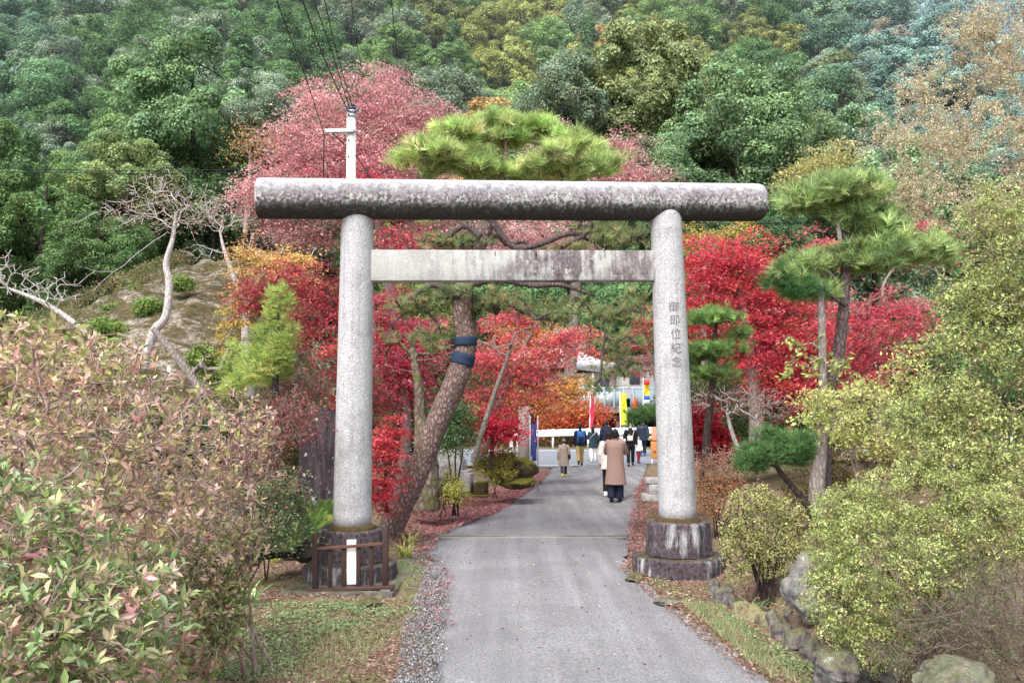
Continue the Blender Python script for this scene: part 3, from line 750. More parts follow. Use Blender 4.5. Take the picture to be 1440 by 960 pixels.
# earth slope with bare soil behind the left shrubs
sx = np.linspace(-24, -5.5, 90); sy = np.linspace(15, 42, 90); X, Y = np.meshgrid(sx, sy)
cx = [(-24, 2.2), (-19, 4.0), (-15.5, 5.5), (-13, 6.8), (-11, 7.6), (-9.6, 7.7), (-8.4, 6.6), (-7, 3.6), (-5.5, .4)]
crest = np.interp(X, [c[0] for c in cx], [c[1] for c in cx])
prof = ss(17.5, 30, Y)**.8*(1-ss(31, 41, Y)*.9)
Z = crest*prof+nz(X, Y, .45, 2)*.5*prof+nz(X, Y, 1.5, 4)*.3*prof+nz(X, Y, 4, 6)*.12*prof-.4
def slope_mat():
    g = G('slope_soil'); co = g.pos(); n = g.noise(g.map(co, (1, 1, 2.5)), .8, 8, .65, dist=1.2); n2 = g.noise(co, 7, 8, .75); 
    c = g.ramp(n2, [(.38, hexc('#4a4338')), (.5, hexc('#857c6e')), (.6, hexc('#b8b0a2'))])
    m = g.ramp(g.math('ADD', g.math('MULTIPLY', n, .8), g.math('MULTIPLY', n2, .2)), [(.44, 0), (.52, .95)])
    c = g.mix(m, c, g.ramp(n2, [(.35, hexc('#35361f')), (.65, hexc('#6a5d42'))]))
    return g.bsdf(c, .95, g.bump(n2, .8, .12), spec=.1)
ny, nx = X.shape; i = np.arange(ny-1)[:, None]*nx; j = np.arange(nx-1)[None]
q = np.stack([i+j, i+j+1, i+nx+j+1, i+nx+j], -1).reshape(-1, 4)
tag(mesh_np('earth_slope', np.c_[X.ravel(), Y.ravel(), Z.ravel()], [q], slope_mat(), smooth=True), kind='structure')

# ---------------------------------------------------------------- loose cover ("stuff")
def scatter_xy(n, poly, rng):
    """random points inside a photo-space polygon, on the ground"""
    P = np.array(poly, float); W = np.array([ground(*p)[:2] for p in poly])
    lo, hi = W.min(0), W.max(0); out = []
    while len(out) < n:
        c = rng.uniform(lo, hi, (n*2, 2)); ins = np.zeros(len(c), bool); j = len(W)-1
        for i in range(len(W)):
            xi, yi, xj, yj = W[i][0], W[i][1], W[j][0], W[j][1]
            ins ^= ((yi > c[:, 1]) != (yj > c[:, 1])) & (c[:, 0] < (xj-xi)*(c[:, 1]-yi)/(yj-yi+1e-12)+xi); j = i
        out.extend(c[ins].tolist())
    return np.array(out[:n])
def gtop(x, y):
    z = gz(x, y); m = road_mask(x, y)
    return z+(nz(x, y, 1.1)*.05+nz(x, y, 4.5, 3)*.022)*(1-m)+m*.02
def litter(name, polys, size, pal, tm, seed, lift=.01, tilt=.35, gr=None, mat=None):
    rng = np.random.default_rng(seed); XY = np.vstack([scatter_xy(n, p, rng) for n, p in polys])
    if gr is not None:   # patchy
        keep = nz(XY[:, 0], XY[:, 1], gr, seed) > rng.uniform(-.35, .25, len(XY)); XY = XY[keep]
    N = len(XY); pos = np.c_[XY, gtop(XY[:, 0], XY[:, 1])+rng.uniform(0, lift, N)]
    xd = rng.normal(size=(N, 3))*[1, 1, .15]; nd = np.array([0, 0, 1.])+rng.normal(0, tilt, (N, 3))
    V, P, m = place(tm, pos, xd, nd, size*rng.uniform(.6, 1.25, N))
    o = mesh_np(name, V, [P], mat or LM, col=np.repeat(pal_cols(pal, N, rng, .2), m, 0)); return tag(o, kind='stuff')
OCT = (np.array([[1, 0, 0], [-.9, .1, 0], [.1, .8, 0], [-.1, -.7, .1], [0, .1, .6], [0, 0, -.5]]), np.array([[0, 2, 4], [2, 1, 4], [1, 3, 4], [3, 0, 4], [2, 0, 5], [1, 2, 5], [3, 1, 5], [0, 3, 5]]))
def labelled(o, l, c): return tag(o, l, c)
labelled(litter('gravel', [(5200, [(556, 960), (566, 880), (588, 830), (600, 790), (628, 800), (630, 850), (625, 900), (618, 960)]), (1500, [(560, 800), (580, 750), (612, 762), (626, 800), (620, 850), (590, 850)]), (2500, [(540, 1100), (552, 950), (620, 950), (640, 1100)])],
       .010, [('#a3a1a2', 3), ('#8b898b', 3), ('#6f6c70', 2), ('#bdbbbd', 1)], OCT, 11, .015, .6, mat=LM), 'pale grey gravel along the left lane edge', 'gravel')
labelled(litter('fallen_maple_leaves', [(20000, [(560, 775), (545, 748), (562, 720), (600, 705), (670, 690), (700, 685), (765, 660), (774, 664), (745, 690), (700, 715), (655, 738), (620, 752), (608, 775)]), (5000, [(590, 712), (690, 690), (735, 688), (700, 708), (640, 735), (585, 740)]), (2500, [(640, 742), (760, 680), (768, 672), (700, 722)]), (4500, [(884, 792), (880, 760), (890, 700), (905, 670), (935, 668), (930, 700), (925, 740), (915, 790)]), (260, [(590, 830), (600, 780), (640, 800), (640, 880), (560, 900)])],
       .05, [('#a85c68', 4), ('#9a6464', 3), ('#8a6c62', 3), ('#bc8c8c', 3), ('#b0947e', 2.5), ('#b84c68', 1.2)], T_maple(), 12, .02, .35), 'fallen red maple leaves carpeting the verge', 'fallen leaves')
labelled(litter('fallen_brown_leaves', [(5500, [(330, 960), (330, 850), (430, 830), (560, 840), (590, 860), (560, 960)]), (2600, [(330, 850), (330, 770), (440, 765), (440, 835)]), (2500, [(880, 790), (935, 838), (1000, 885), (1090, 955), (1160, 960), (1040, 870), (1000, 830), (940, 812)]), (2500, [(1000, 835), (1000, 780), (1060, 800), (1120, 840), (1060, 880)]), (900, [(880, 800), (900, 780), (1010, 800), (1010, 830)]), (420, [(620, 950), (640, 760), (880, 760), (1000, 900), (1060, 960)]), (1500, [(880, 790), (900, 800), (1000, 888), (1085, 955), (1060, 955), (960, 880), (870, 800)]), (500, [(640, 690), (760, 665), (900, 665), (885, 760), (640, 750)])],
       .034, [('#8a6a58', 3), ('#a88a78', 3), ('#6b4c3e', 3), ('#c2a58e', 1.5), ('#9a5a50', 1)], T_rhomb(.55), 13, .015, .4), 'dry brown leaf litter on the bare soil', 'leaf litter')
labelled(litter('clover', [(12000, [(300, 960), (300, 880), (340, 850), (440, 850), (520, 850), (500, 880), (450, 900), (400, 960)]), (2500, [(430, 850), (600, 840), (590, 860), (480, 890)]), (1800, [(1130, 960), (1030, 880), (1010, 855), (1060, 890), (1180, 960)]), (700, [(890, 800), (935, 835), (1000, 870), (1000, 860), (940, 820), (905, 795)])],
       .026, [('#84985f', 3), ('#97a870', 2), ('#66804c', 2), ('#a49c78', 1)], T_rhomb(.8), 14, .035, .5, gr=2.2), 'low green clover growing on the soil', 'clover')
rng = np.random.default_rng(15)
def grass(name, polys, n, h, pal, seed, label, gr=1.2):
    rng = np.random.default_rng(seed); XY = np.vstack([scatter_xy(m, p, rng) for m, p in polys])
    if gr: XY = XY[nz(XY[:, 0], XY[:, 1], gr, seed) > rng.uniform(-.3, .3, len(XY))]
    N = len(XY); pos = np.c_[XY, gtop(XY[:, 0], XY[:, 1])]
    xd = np.array([0, 0, 1.])+rng.normal(0, .45, (N, 3)); nd = rng.normal(size=(N, 3))
    V, P, m = place((np.array([[0, -.05, 0], [0, .05, 0], [1, 0, .15]]), np.array([[0, 1, 2]])), pos, xd, nd, h*rng.uniform(.5, 1.2, N))
    tag(mesh_np(name, V, [P], LM, col=pal_cols(pal, N, rng, .15)), label, 'grass', kind='stuff')
grass('grass', [(9000, [(330, 960), (330, 850), (560, 845), (590, 870), (480, 960)]), (2200, [(500, 855), (590, 820), (600, 800), (560, 790), (545, 830)]), (5000, [(960, 850), (1010, 850), (1080, 910), (1150, 960), (1080, 955), (1000, 885)])], 0, .06, [('#8c9a64', 3), ('#a8a878', 2), ('#6f844c', 1)], 16, 'sparse short green grass on both verges')

# ================================================================ TORII GATE
A = [at(495, 744, 10.2), at(503, 302, 10.18)]; B = [at(953.5, 733, 10.7), at(936, 304, 10.68)]
tor = empty('torii_gate', (A[0]+B[0])/2*[1, 1, 0], 'grey granite torii gate with a round stained top beam standing over the lane', 'torii gate')
def post(p0, p1, r0, r1, name='post'):
    n = 24; pts = [p0+(p1-p0)*t for t in np.linspace(0, 1, n)]; rr = list(np.linspace(r0, r1, n))
    rr[-1] = r1*.93; pts[-2] = pts[-1]-(p1-p0)/np.linalg.norm(p1-p0)*.03
    V, P = tube_np(pts, 1.0, 48); C = np.repeat(np.array(pts), 48, 0); V = C+(V-C)*np.repeat(rr, 48)[:, None]
    o = mesh_np(name, V, P, M_post, tor, smooth=True); return o
post(A[0], A[1]+[0, 0, .12], .226, .192); post(B[0], B[1]+[0, 0, .12], .232, .196)
k0 = at(361, 279, 9.93); k1 = at(1071, 285, 10.87); ax = k1-k0; L = np.linalg.norm(ax)
r_ = .243; prof = [(0, .0), (0, r_*.86), (.012, r_*.95), (.035, r_*.99), (.07, r_)]
t_ = [p[0] for p in prof]+list(np.linspace(.3, L-.3, 14))+[L-p[0]*1.8 for p in prof[::-1]]; rr = [p[1] for p in prof]+[r_]*14+[p[1] for p in prof[::-1]]
pts = [np.array([-L/2+t, 0, 0]) for t in t_]; V, P = tube_np([[-L/2+t, 0, 0] for t in np.linspace(0, L, len(t_))], 1.0, 64, False)
V[:, 0] = np.repeat([p[0] for p in pts], 64); V[:, 1:] *= np.repeat(rr, 64)[:, None]
o = mesh_np('top_beam', V, P, M_beam, tor, smooth=True, origin=np.zeros(3))
o.location = (k0+k1)/2-np.array(tor.location); o.rotation_euler = (0, -math.asin(ax[2]/L), math.atan2(ax[1], ax[0]))
n0 = at(520, 374.5, 10.19); n1 = at(920, 374.5, 10.67); ax = n1-n0; L = np.linalg.norm(ax)
m = MB(); m.box((0, 0, 0), (L, .17, .378), bev=.008)
o = m.build('tie_beam', M_tie, tor); o.location = (n0+n1)/2-np.array(tor.location); o.rotation_euler = (0, -math.asin(ax[2]/L), math.atan2(ax[1], ax[0]))
for i, (px, py) in enumerate([(696, 357), (754, 357)]):
    m = MB(); c = at(px, py, 10.32); m.box(c-np.array(tor.location), (.02, .02, .07), bev=.004); m.build('rusty_peg', plain('rust', '#5a2e2a', .8), tor)
def ngon(cx, cy, r, n, ph=0): return [(cx+r*math.cos(2*PI*i/n+ph), cy+r*math.sin(2*PI*i/n+ph)) for i in range(n)]
def stone_bev(outline, z0, z1, bev, taper, mat, name, par, seed=0):
    bm = bmesh.new(); vs = [bm.verts.new((x, y, z0)) for x, y in outline]; f = bm.faces.new(vs); ex = bmesh.ops.extrude_face_region(bm, geom=[f])
    top = [v for v in ex['geom'] if isinstance(v, bmesh.types.BMVert)]; c = np.mean(outline, 0)
    for v in top: v.co = Vector((c[0]+(v.co.x-c[0])*taper, c[1]+(v.co.y-c[1])*taper, z1))
    bmesh.ops.recalc_face_normals(bm, faces=bm.faces)
    bmesh.ops.bevel(bm, geom=bm.edges[:], offset=bev, segments=3, affect='EDGES', profile=.6)
    for _ in range(3): 
        es = [e for e in bm.edges if e.calc_length() > .09]
        if es: bmesh.ops.subdivide_edges(bm, edges=es, cuts=1)
    bmesh.ops.triangulate(bm, faces=bm.faces)
    for v in bm.verts: v.co += Vector((noise.noise(v.co*3+Vector((seed, 0, 0))), noise.noise(v.co*3+Vector((0, seed+9, 0))), noise.noise(v.co*3.3)))*.018+v.co.normalized()*noise.noise(v.co*14)*.006
    me = bpy.data.meshes.new(name); bm.to_mesh(me); bm.free(); me.polygons.foreach_set('use_smooth', np.zeros(len(me.polygons), bool)); me.materials.append(mat)
    o = bpy.data.objects.new(name, me); COL.objects.link(o); o.parent = par; o.location = -np.array(par.location)*1.0; return o
for s_, (p, r1, r2) in enumerate(((A[0], .385, .54), (B[0], .40, .57))):
    z1 = p[2]+.012
    stone_bev(ngon(p[0], p[1], r1*1.05, 8, PI/8), .19, z1, .03, .95, M_pl, 'plinth_drum', tor, s_)
    stone_bev(ngon(p[0], p[1], r2*1.06, 8, PI/8), -.12, .20, .035, .97, M_pl, 'plinth_slab', tor, s_+5)
    # rusty collar of dead moss where the shaft meets the drum
    V, P = tube_np([p+[0, 0, -.02], p+[0, 0, .035], p+[0, 0, .06]], [.30, .27, .235], 40)
    V += np.array([[noise.noise(Vector(v*9))*.02]*3 for v in V]); mesh_np('moss_collar', V, P, plain('dry_moss', '#4a3a24', .95, var=.5, scale=30, bump=.8), tor, smooth=True)
# carved characters on the right post
def carve(ch, py, dpx, size):
    cu = bpy.data.curves.new('inscription', 'FONT'); cu.body = ch; cu.size = size; cu.align_x = 'CENTER'; cu.align_y = 'CENTER'
    o = bpy.data.objects.new('inscription', cu); COL.objects.link(o)
    dg = bpy.context.evaluated_depsgraph_get(); me = bpy.data.meshes.new_from_object(o.evaluated_get(dg)); bpy.data.objects.remove(o)
    bm = bmesh.new(); bm.from_mesh(me)
    for _ in range(4):
        es = [e for e in bm.edges if e.calc_length() > .018]
        if es: bmesh.ops.subdivide_edges(bm, edges=es, cuts=1)
    bmesh.ops.triangulate(bm, faces=bm.faces)
    t0 = at(0, py, 10.48)[2]; p0, p1 = B[0], B[1]+[0, 0, .12]
    co = np.array([v.co[:] for v in bm.verts]) if len(bm.verts) else np.zeros((0, 3))
    if len(co): co[:, 0] -= (co[:, 0].min()+co[:, 0].max())/2; co[:, 1] -= (co[:, 1].min()+co[:, 1].max())/2
    for v, c in zip(bm.verts, co):
        z = t0+c[1]; t = (z-p0[2])/(p1[2]-p0[2]); cen = p0+(p1-p0)*t; r = .232+(.196-.232)*t
        th = -.185+math.asin(dpx/23.)+c[0]/r
        v.co = Vector((cen[0]+(r+.0025)*math.sin(th), cen[1]-(r+.0025)*math.cos(th), z))-tor.location
    bm.to_mesh(me); bm.free(); me.materials.clear(); me.materials.append(plain('carved_shadow', '#68656b', .95))
    for p in me.polygons: p.material_index = 0
    o = bpy.data.objects.new('carved_character', me); COL.objects.link(o); o.parent = tor
for ch, py, dx in (('御', 431, 5.5), ('即', 450, 6.5), ('位', 469, 7), ('紀', 489, 6.5), ('念', 508.5, 7)): carve(ch, py, dx, .138)

# little barrier in front of the left plinth
fc = ground(495, 832); fn = empty('wooden_barrier', fc, 'low dark brown wooden barrier fence standing before the left gate post', 'fence')
Df = fc[1]; m_ = lambda px, py, dy=0: at(px, py, Df+dy)-np.array(fc)
def stick(name, a, b, w, d, mat, par=fn, off=(0, 0, 0)):
    a, b = np.array(a)+off, np.array(b)+off; c = (a+b)/2; v = b-a; Ln = np.linalg.norm(v); mm = MB()
    horiz = abs(v[0]) > abs(v[2]); 
    if horiz: mm.box(c, (Ln, d, w), ry=-math.atan2(v[2], v[0]), bev=.004)
    else: mm.box(c, (w, d, Ln), ry=math.atan2(v[0], v[2]), bev=.004)
    return mm.build(name, mat, par)
stick('corner_post', m_(443.5, 829), m_(443.5, 749), .058, .058, M_brown); stick('corner_post', m_(542, 822), m_(542, 742), .062, .062, M_brown)
for px, y0, y1 in ((464, 829, 758), (483, 827, 757), (504, 824, 756), (522, 823, 756)): stick('picket', m_(px, y0), m_(px, y1), .044, .022, M_brown, off=(0, .012, 0))
stick('upper_rail', m_(447, 771), m_(538, 764), .034, .022, plain('worn_brown_paint', '#5e4338', .65, var=.2), off=(0, -.014, 0))
stick('lower_rail', m_(432, 829), m_(555, 823), .036, .075, plain('purple_brown_paint', '#4a3434', .6, var=.2), off=(0, -.02, -.006))
sb = stick('white_signboard', m_(493.5, 822), m_(493.5, 759), .104, .02, M_whitep, None, off=fc+np.array([0, .036, 0])); tag(sb, 'plain white vertical board fixed on the brown barrier', 'signboard')
mm = MB(); mm.box(m_(543, 836), (.10, .08, .07), bev=.008); mm.build('blue_foot', plain('blue_plastic', '#1f4058', .5), fn)
mm = MB(); mm.box(m_(543, 829)+[0, -.01, 0], (.11, .09, .035), bev=.006); mm.build('foot_cap', plain('grey_cap', '#77707a', .6), fn)
# ================================================================ HILLSIDE WOOD
def hill_proto(seed, kind):
    rng = np.random.default_rng(seed); pos = []; nrm = []; cl = []
    if kind == 'round': nl, lr, H, R = 62, .34, 1.25, 1.0
    elif kind == 'loose': nl, lr, H, R = 78, .25, 1.25, .98
    else: nl, lr, H, R = 56, .22, 1.7, .62
    for i in range(nl):
        d = unit(rng.normal(size=3)); d[2] = abs(d[2])*1.3-.75; d = unit(d)
        rr = rng.uniform(.55, .95)
        c = d*[R*rr, R*rr, H*rr*.8]
        if kind == 'cone': t = rng.uniform(0, 1); a = rng.uniform(0, 2*PI); c = np.array([math.cos(a)*R*(1-t)*.8, math.sin(a)*R*(1-t)*.8, -.6+t*2.0])
        l = lr*rng.uniform(.7, 1.3)
        for k in range(7):
            e = unit(rng.normal(size=3)+np.array([0, 0, .5])+d*.5); c2 = c+e*l*.62*rng.uniform(.5, 1); l2 = l*rng.uniform(.38, .6)
            n = 120; dd = unit(rng.normal(size=(n, 3))+np.array([0, 0, .35])+unit(c)*.4)
            pos.append(c2+dd*l2*rng.uniform(.75, 1.08, n)[:, None]*[1, 1, .75]); nrm.append(dd+rng.normal(0, .4, (n, 3))+[0, 0, .25]); cl += [i*7+k]*n
    pos = np.vstack(pos); nrm = np.vstack(nrm); cl = np.array(cl); N = len(pos)
    xd = np.cross(nrm, rng.normal(size=(N, 3)))
    V, P, m = place(T_rhomb(.7), pos, xd, nrm, rng.uniform(.034, .064, N)*(.9 if kind != 'loose' else .95))
    br = rng.uniform(.6, 1.35, cl.max()+1)[cl]*rng.uniform(.7, 1.3, N); hue = rng.uniform(0, 1, cl.max()+1)[cl]
    c = np.c_[br*(1+.16*hue), br*(1+.03*hue), br*(1-.16*hue)]
    return V, P, np.clip(c, 0, 3)
protos = []
for i, kd in enumerate(['round', 'round', 'loose', 'round', 'loose', 'cone']):
    V, P, c = hill_proto(100+i, kd)
    o = mesh_np('crown', V, [P], LMH, col=c); tp = [np.array([0, 0, -1.5]), np.array([.03, .02, -.6]), np.array([.0, 0, .1]), np.array([.02, 0, .7 if kd != 'cone' else 1.2])]
    rt_ = empty('broadleaf_tree' if kd != 'cone' else 'conifer_tree', (0, 0, 0), 'x', 'tree'); o.parent = rt_
    rg = np.random.default_rng(i); tg = unit(rg.normal(size=(26, 3)))*[.62, .62, .55]+[0, 0, .15]
    sk = grow(tp, [.06, .045, .035, .015], tg, .15, .12, i, .004, 0); skeleton_mesh('trunk', sk, M_bdark, rt_, 4, 7)
    protos.append(rt_)
used = [False]*6
def hill_tree(x, y, r, kind, col, label, group, z=None, sc=(1, 1, 1)):
    o = protos[kind]
    if used[kind]: o = copy_tree(o)
    used[kind] = True
    z = float(gz(x, y))+r*.55 if z is None else z
    o.location = (x, y, z); o.rotation_euler = (RNG.normal(0, .05), RNG.normal(0, .05), RNG.uniform(0, 6.28))
    s = RNG.uniform(.88, 1.12, 3)*r*np.array(sc); o.scale = [float(q) for q in s]
    o['label'] = label; o['category'] = 'tree'; o['group'] = group
    for ch in o.children:
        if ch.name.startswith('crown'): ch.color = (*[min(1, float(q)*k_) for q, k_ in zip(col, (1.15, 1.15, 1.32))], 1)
    return o
def project(p):
    d = np.asarray(p, float)-[0, 0, CAMZ]; f = d[1]*math.cos(PITCH)+d[2]*math.sin(PITCH); u_ = -d[1]*math.sin(PITCH)+d[2]*math.cos(PITCH)
    return 720+F*d[0]/f, 480-F*u_/f
y = 47.0; row = 0; placed = 0
while y < 178:
    r = 4.25+.012*(y-47); dx = r*1.72; xmax = .66*y+3; x = -xmax+(row % 2)*dx/2
    while x < xmax:
        X_, Y_ = x+RNG.normal(0, dx*.16), y+RNG.normal(0, r*.25); x += dx
        if Y_ < 66 and abs(X_-5) < 13.5: continue
        zt = float(gz(X_, Y_))+r*1.6; px, py = project((X_, Y_, zt))
        if py < -70 or py > 470 or px < -60 or px > 1500: continue
        if 470 < px < 950 and py > 400: continue
        if px > 1330 and py > 330: continue
        n = noise.noise(Vector((px*.006, py*.006, 1))); n2 = RNG.uniform()
        rr = r*RNG.uniform(.82, 1.28)
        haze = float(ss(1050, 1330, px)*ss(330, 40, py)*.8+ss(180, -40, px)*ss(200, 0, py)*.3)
        if px > 900 and n2 < .42 and py < 210: cat_, col = 'yellowing', hexc('#8b9a62')*RNG.uniform(.8, 1.15)
        elif 640 < px < 1100 and py < 170 and n2 < .62: cat_, col = 'yellowing', hexc('#98a262')*RNG.uniform(.8, 1.15)
        elif 450 < px < 1100 and n2 < .22: cat_, col = 'yellowing', hexc('#88965c')*RNG.uniform(.8, 1.1)
        elif n2 > .955 and px > 420: cat_, col = 'orange', hexc('#b8a06c')
        elif n2 > .82: cat_, col = 'greyish', hexc('#84987c')*RNG.uniform(.8, 1.1)
        elif n > .0: cat_, col = 'green', hexc('#789660')*RNG.uniform(.85, 1.25)
        else: cat_, col = 'dark', hexc('#648658')*RNG.uniform(.85, 1.2)
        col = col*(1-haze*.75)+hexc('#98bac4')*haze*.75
        side = 'left of the gate' if px < 480 else ('above the gate beam' if px < 1060 else 'right of the gate')
        lb = {'yellowing': 'yellow-green autumn tree in the dense hillside wood '+side, 'orange': 'ochre orange tree in the green hillside wood '+side, 'greyish': 'grey-green evergreen tree in the dense hillside wood '+side,
              'green': 'mid green rounded tree in the dense hillside wood '+side, 'dark': 'dark green evergreen tree in the dense hillside wood '+side}[cat_]
        kd = {'yellowing': [2, 4], 'orange': [2, 4], 'greyish': [0, 3], 'green': [0, 1, 2], 'dark': [0, 1, 3, 5] if py < 120 else [0, 1, 3]}[cat_]
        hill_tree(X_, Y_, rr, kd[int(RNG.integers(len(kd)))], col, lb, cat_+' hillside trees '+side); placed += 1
    y += r*1.22; row += 1
print('hill trees', placed)
NT = []
def near_tree(px, py, D, rpx, kind, col, label, sc=(1, 1, 1), group=None):
    NT.append(label)
    if len(NT) > 0 and 'foot' not in (group or ''):
        p2 = at(px+RNG.uniform(-.35, .35)*rpx, py+rpx*1.0, D+1.5); hill_tree(p2[0], p2[1], rpx*D/F*.95, [0, 1, 3][len(NT) % 3], hexc(col)*.8, 'darker tree standing directly below the '+' '.join(label.split()[:9]), 'darker lower trees', z=p2[2], sc=(1.1, 1, 1))  # lower companion tree, its crown colour darkened
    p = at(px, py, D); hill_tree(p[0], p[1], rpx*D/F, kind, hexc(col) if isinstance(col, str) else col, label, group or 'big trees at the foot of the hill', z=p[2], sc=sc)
near_tree(270, 165, 46, 105, 0, '#75946a', 'largest dark green domed evergreen at the hill foot left of the gate')
near_tree(365, 150, 45, 50, 3, '#8fa48a', 'silvery grey-green evergreen just left of the pink maple', (1, 1, 1.1))
near_tree(180, 255, 42, 66, 0, '#8aa06c', 'bright olive green tree behind the bare white tree', (1.2, 1, .9))
near_tree(60, 320, 41, 85, 1, '#6c8a58', 'dark green tree at the far left behind the bare branches', (1, 1, 1.2))
near_tree(-20, 250, 44, 80, 0, '#6a885c', 'dark green tree cut by the left frame edge', (1, 1, 1.2))
near_tree(140, 360, 38, 65, 0, '#607c50', 'dark green tree just above the bare earth slope', (1.2, 1, .9))
near_tree(300, 300, 44, 65, 1, '#5c7850', 'dark green tree behind the small bare tree', (1, 1, 1))
near_tree(410, 330, 47, 60, 1, '#526c4a', 'deep green tree behind the golden leaved tree', (1, 1, 1))
near_tree(790, 150, 52, 75, 3, '#84987c', 'grey-green broad evergreen directly above the pine crown', (1.2, 1, .9))
near_tree(900, 120, 53, 85, 2, '#8c9c6e', 'olive green tree above the right half of the beam', (1, 1, 1))
near_tree(1040, 180, 50, 95, 0, '#78966c', 'large blue-green evergreen above the right end of the beam', (1.1, 1, 1))
near_tree(930, 250, 49, 60, 3, '#75946a', 'dark evergreen behind the right gate post top', (1, 1, 1))
near_tree(1060, 320, 47, 60, 1, '#5c7a54', 'deep green tree under the right end of the beam', (1, 1, 1))
near_tree(1200, 260, 52, 90, 0, '#88a47c', 'blue-green tree behind the right pine', (1.1, 1, 1))

# ================================================================ MIDDLE GROUND TREES
MAPLE = T_maple(); RH = T_rhomb(.62)
PINK = [('#d08c96', 4), ('#dcaaa8', 3.5), ('#c06a7c', 2.5), ('#dcc0b0', 2.5), ('#9c5c64', 1)]
REDL = [('#c9203c', 3), ('#b01c38', 3), ('#dd3a4a', 2), ('#8a1830', 2)]
REDP = [('#d89080', 1), ('#d6405c', 3), ('#b82c48', 3), ('#e0607a', 2), ('#982040', 1.5)]
def maple(label, trunk, tr, ells, nt, n, sp, size, pal, seed, D, tm=None, bark=None, clw=.7, flat=.2, shell=.3, name='maple_tree', rt=.006, jit=.18):
    n = int(n*.7); nt = int(nt*1.15)
    return tree(name, label, 'maple', [at(px, py, d) for px, py, d in trunk], tr, ells, nt,
         dict(mode='layer', n=n, spread=sp, size=size, tmpl=tm or RH, pal=pal, mat=LM, clw=clw, flat=flat, jit=jit), bark or M_bgrey, seed=seed, shell=shell, strata=min(.55, sp*2.2), step=.35, wig=.14, rt=rt)
maple('tall dusty pink maple rising behind the left half of the beam', [(560, 600, 25), (555, 450, 25), (535, 330, 25), (520, 230, 25), (515, 150, 25)], [.22, .18, .14, .1, .04],
      [E(520, 160, 105, 55, 25), E(465, 215, 95, 62, 25), E(400, 262, 62, 42, 25), E(600, 165, 42, 40, 25.5), E(545, 235, 120, 55, 25), E(352, 280, 38, 30, 25), E(415, 180, 26, 26, 25), E(425, 322, 60, 22, 25.5), E(440, 130, 25, 20, 25), E(545, 115, 30, 20, 25)], 620, 150, .33, .08, PINK, 1, 25, clw=.6)
maple('crimson maple showing just behind the utility pole', [(530, 560, 23), (520, 420, 23), (500, 320, 23)], [.14, .12, .06], [E(500, 250, 70, 16, 23), E(540, 270, 60, 22, 23), E(560, 335, 50, 30, 23)], 120, 70, .28, .08, REDP, 2, 23)
maple('pink maple behind the pine crown above the right beam half', [(800, 560, 27), (810, 400, 27), (830, 300, 27)], [.2, .16, .08], [E(880, 212, 42, 26, 27), E(905, 246, 50, 14, 27), E(860, 242, 60, 20, 27), E(770, 185, 34, 24, 28), E(700, 335, 160, 30, 27), E(820, 195, 24, 14, 27)], 260, 140, .33, .08, PINK, 3, 27)
maple('dark crimson maple between the earth slope and left post', [(500, 640, 15.5), (490, 540, 15.5), (480, 470, 15.5)], [.09, .08, .05], [E(455, 402, 62, 30, 16), E(440, 455, 40, 50, 15.5), E(492, 500, 42, 62, 15), E(400, 395, 45, 22, 16.5), E(355, 415, 38, 26, 17), E(500, 570, 35, 40, 15.5)], 330, 70, .17, .055, [('#b82840', 3), ('#a03248', 3), ('#cc3c54', 2), ('#74242e', 2), ('#ac5c60', 2), ('#948c4c', 1.6), ('#c88858', .8)], 4, 15, MAPLE, M_bdark)
maple('small pinkish red maple right behind the left post', [(560, 700, 17), (572, 600, 17), (565, 520, 17)], [.11, .1, .06], [E(545, 450, 30, 60, 17), E(575, 500, 50, 40, 17), E(560, 545, 50, 35, 17), E(590, 470, 40, 30, 17.5)], 220, 75, .17, .06, [('#c23a54', 3), ('#d4687a', 3), ('#b02844', 2), ('#a85a5a', 1)], 5, 17, MAPLE, M_bgrey)
maple('low scarlet shrub between the left post and leaning pine', [(545, 720, 12.6), (543, 680, 12.6), (540, 640, 12.6)], [.03, .025, .015], [E(540, 650, 28, 55, 12.6), E(550, 610, 22, 30, 12.8), E(530, 690, 22, 30, 12.4)], 130, 60, .09, .042, [('#c9283c', 3), ('#e05060', 2), ('#b82c3c', 2), ('#c87060', 1)], 6, 12.6, MAPLE, M_bdark, name='maple_shrub', rt=.004)
maple('red and pink maple arching over the lane behind the pine', [(672, 655, 20), (690, 600, 20), (712, 540, 20), (745, 470, 20)], [.13, .12, .09, .05], [E(700, 500, 62, 42, 20), E(745, 535, 50, 35, 20), E(690, 560, 55, 28, 20), E(800, 475, 50, 16, 19.5), E(835, 485, 30, 28, 19, w=.6), E(770, 500, 40, 22, 20), E(730, 445, 60, 20, 20.5)], 260, 75, .2, .062, [('#c83048', 3), ('#dc5468', 3), ('#b03050', 2), ('#d88060', 2), ('#dc9088', 1.5)], 7, 20, MAPLE, M_bgrey, shell=.2)
maple('golden yellow maple behind the red arching one', [(742, 640, 24), (750, 560, 24), (752, 500, 24)], [.15, .12, .08], [E(748, 480, 55, 45, 24), E(740, 560, 62, 30, 24), E(800, 545, 38, 22, 24), E(690, 590, 45, 22, 24)], 220, 75, .24, .075, [('#d6a03a', 4), ('#c8862c', 3), ('#dcb850', 2), ('#c86a38', 2)], 8, 24, MAPLE, M_bdark)
maple('orange red maple just beyond the guardrail', [(800, 640, 47), (802, 605, 47), (805, 580, 47)], [.14, .12, .07], [E(790, 578, 40, 24, 47), E(828, 580, 30, 22, 47), E(760, 592, 30, 16, 47)], 170, 90, .42, .12, [('#d0502e', 3), ('#c8622c', 3), ('#c03a38', 2), ('#d88a40', 1)], 9, 32, RH, M_bdark)
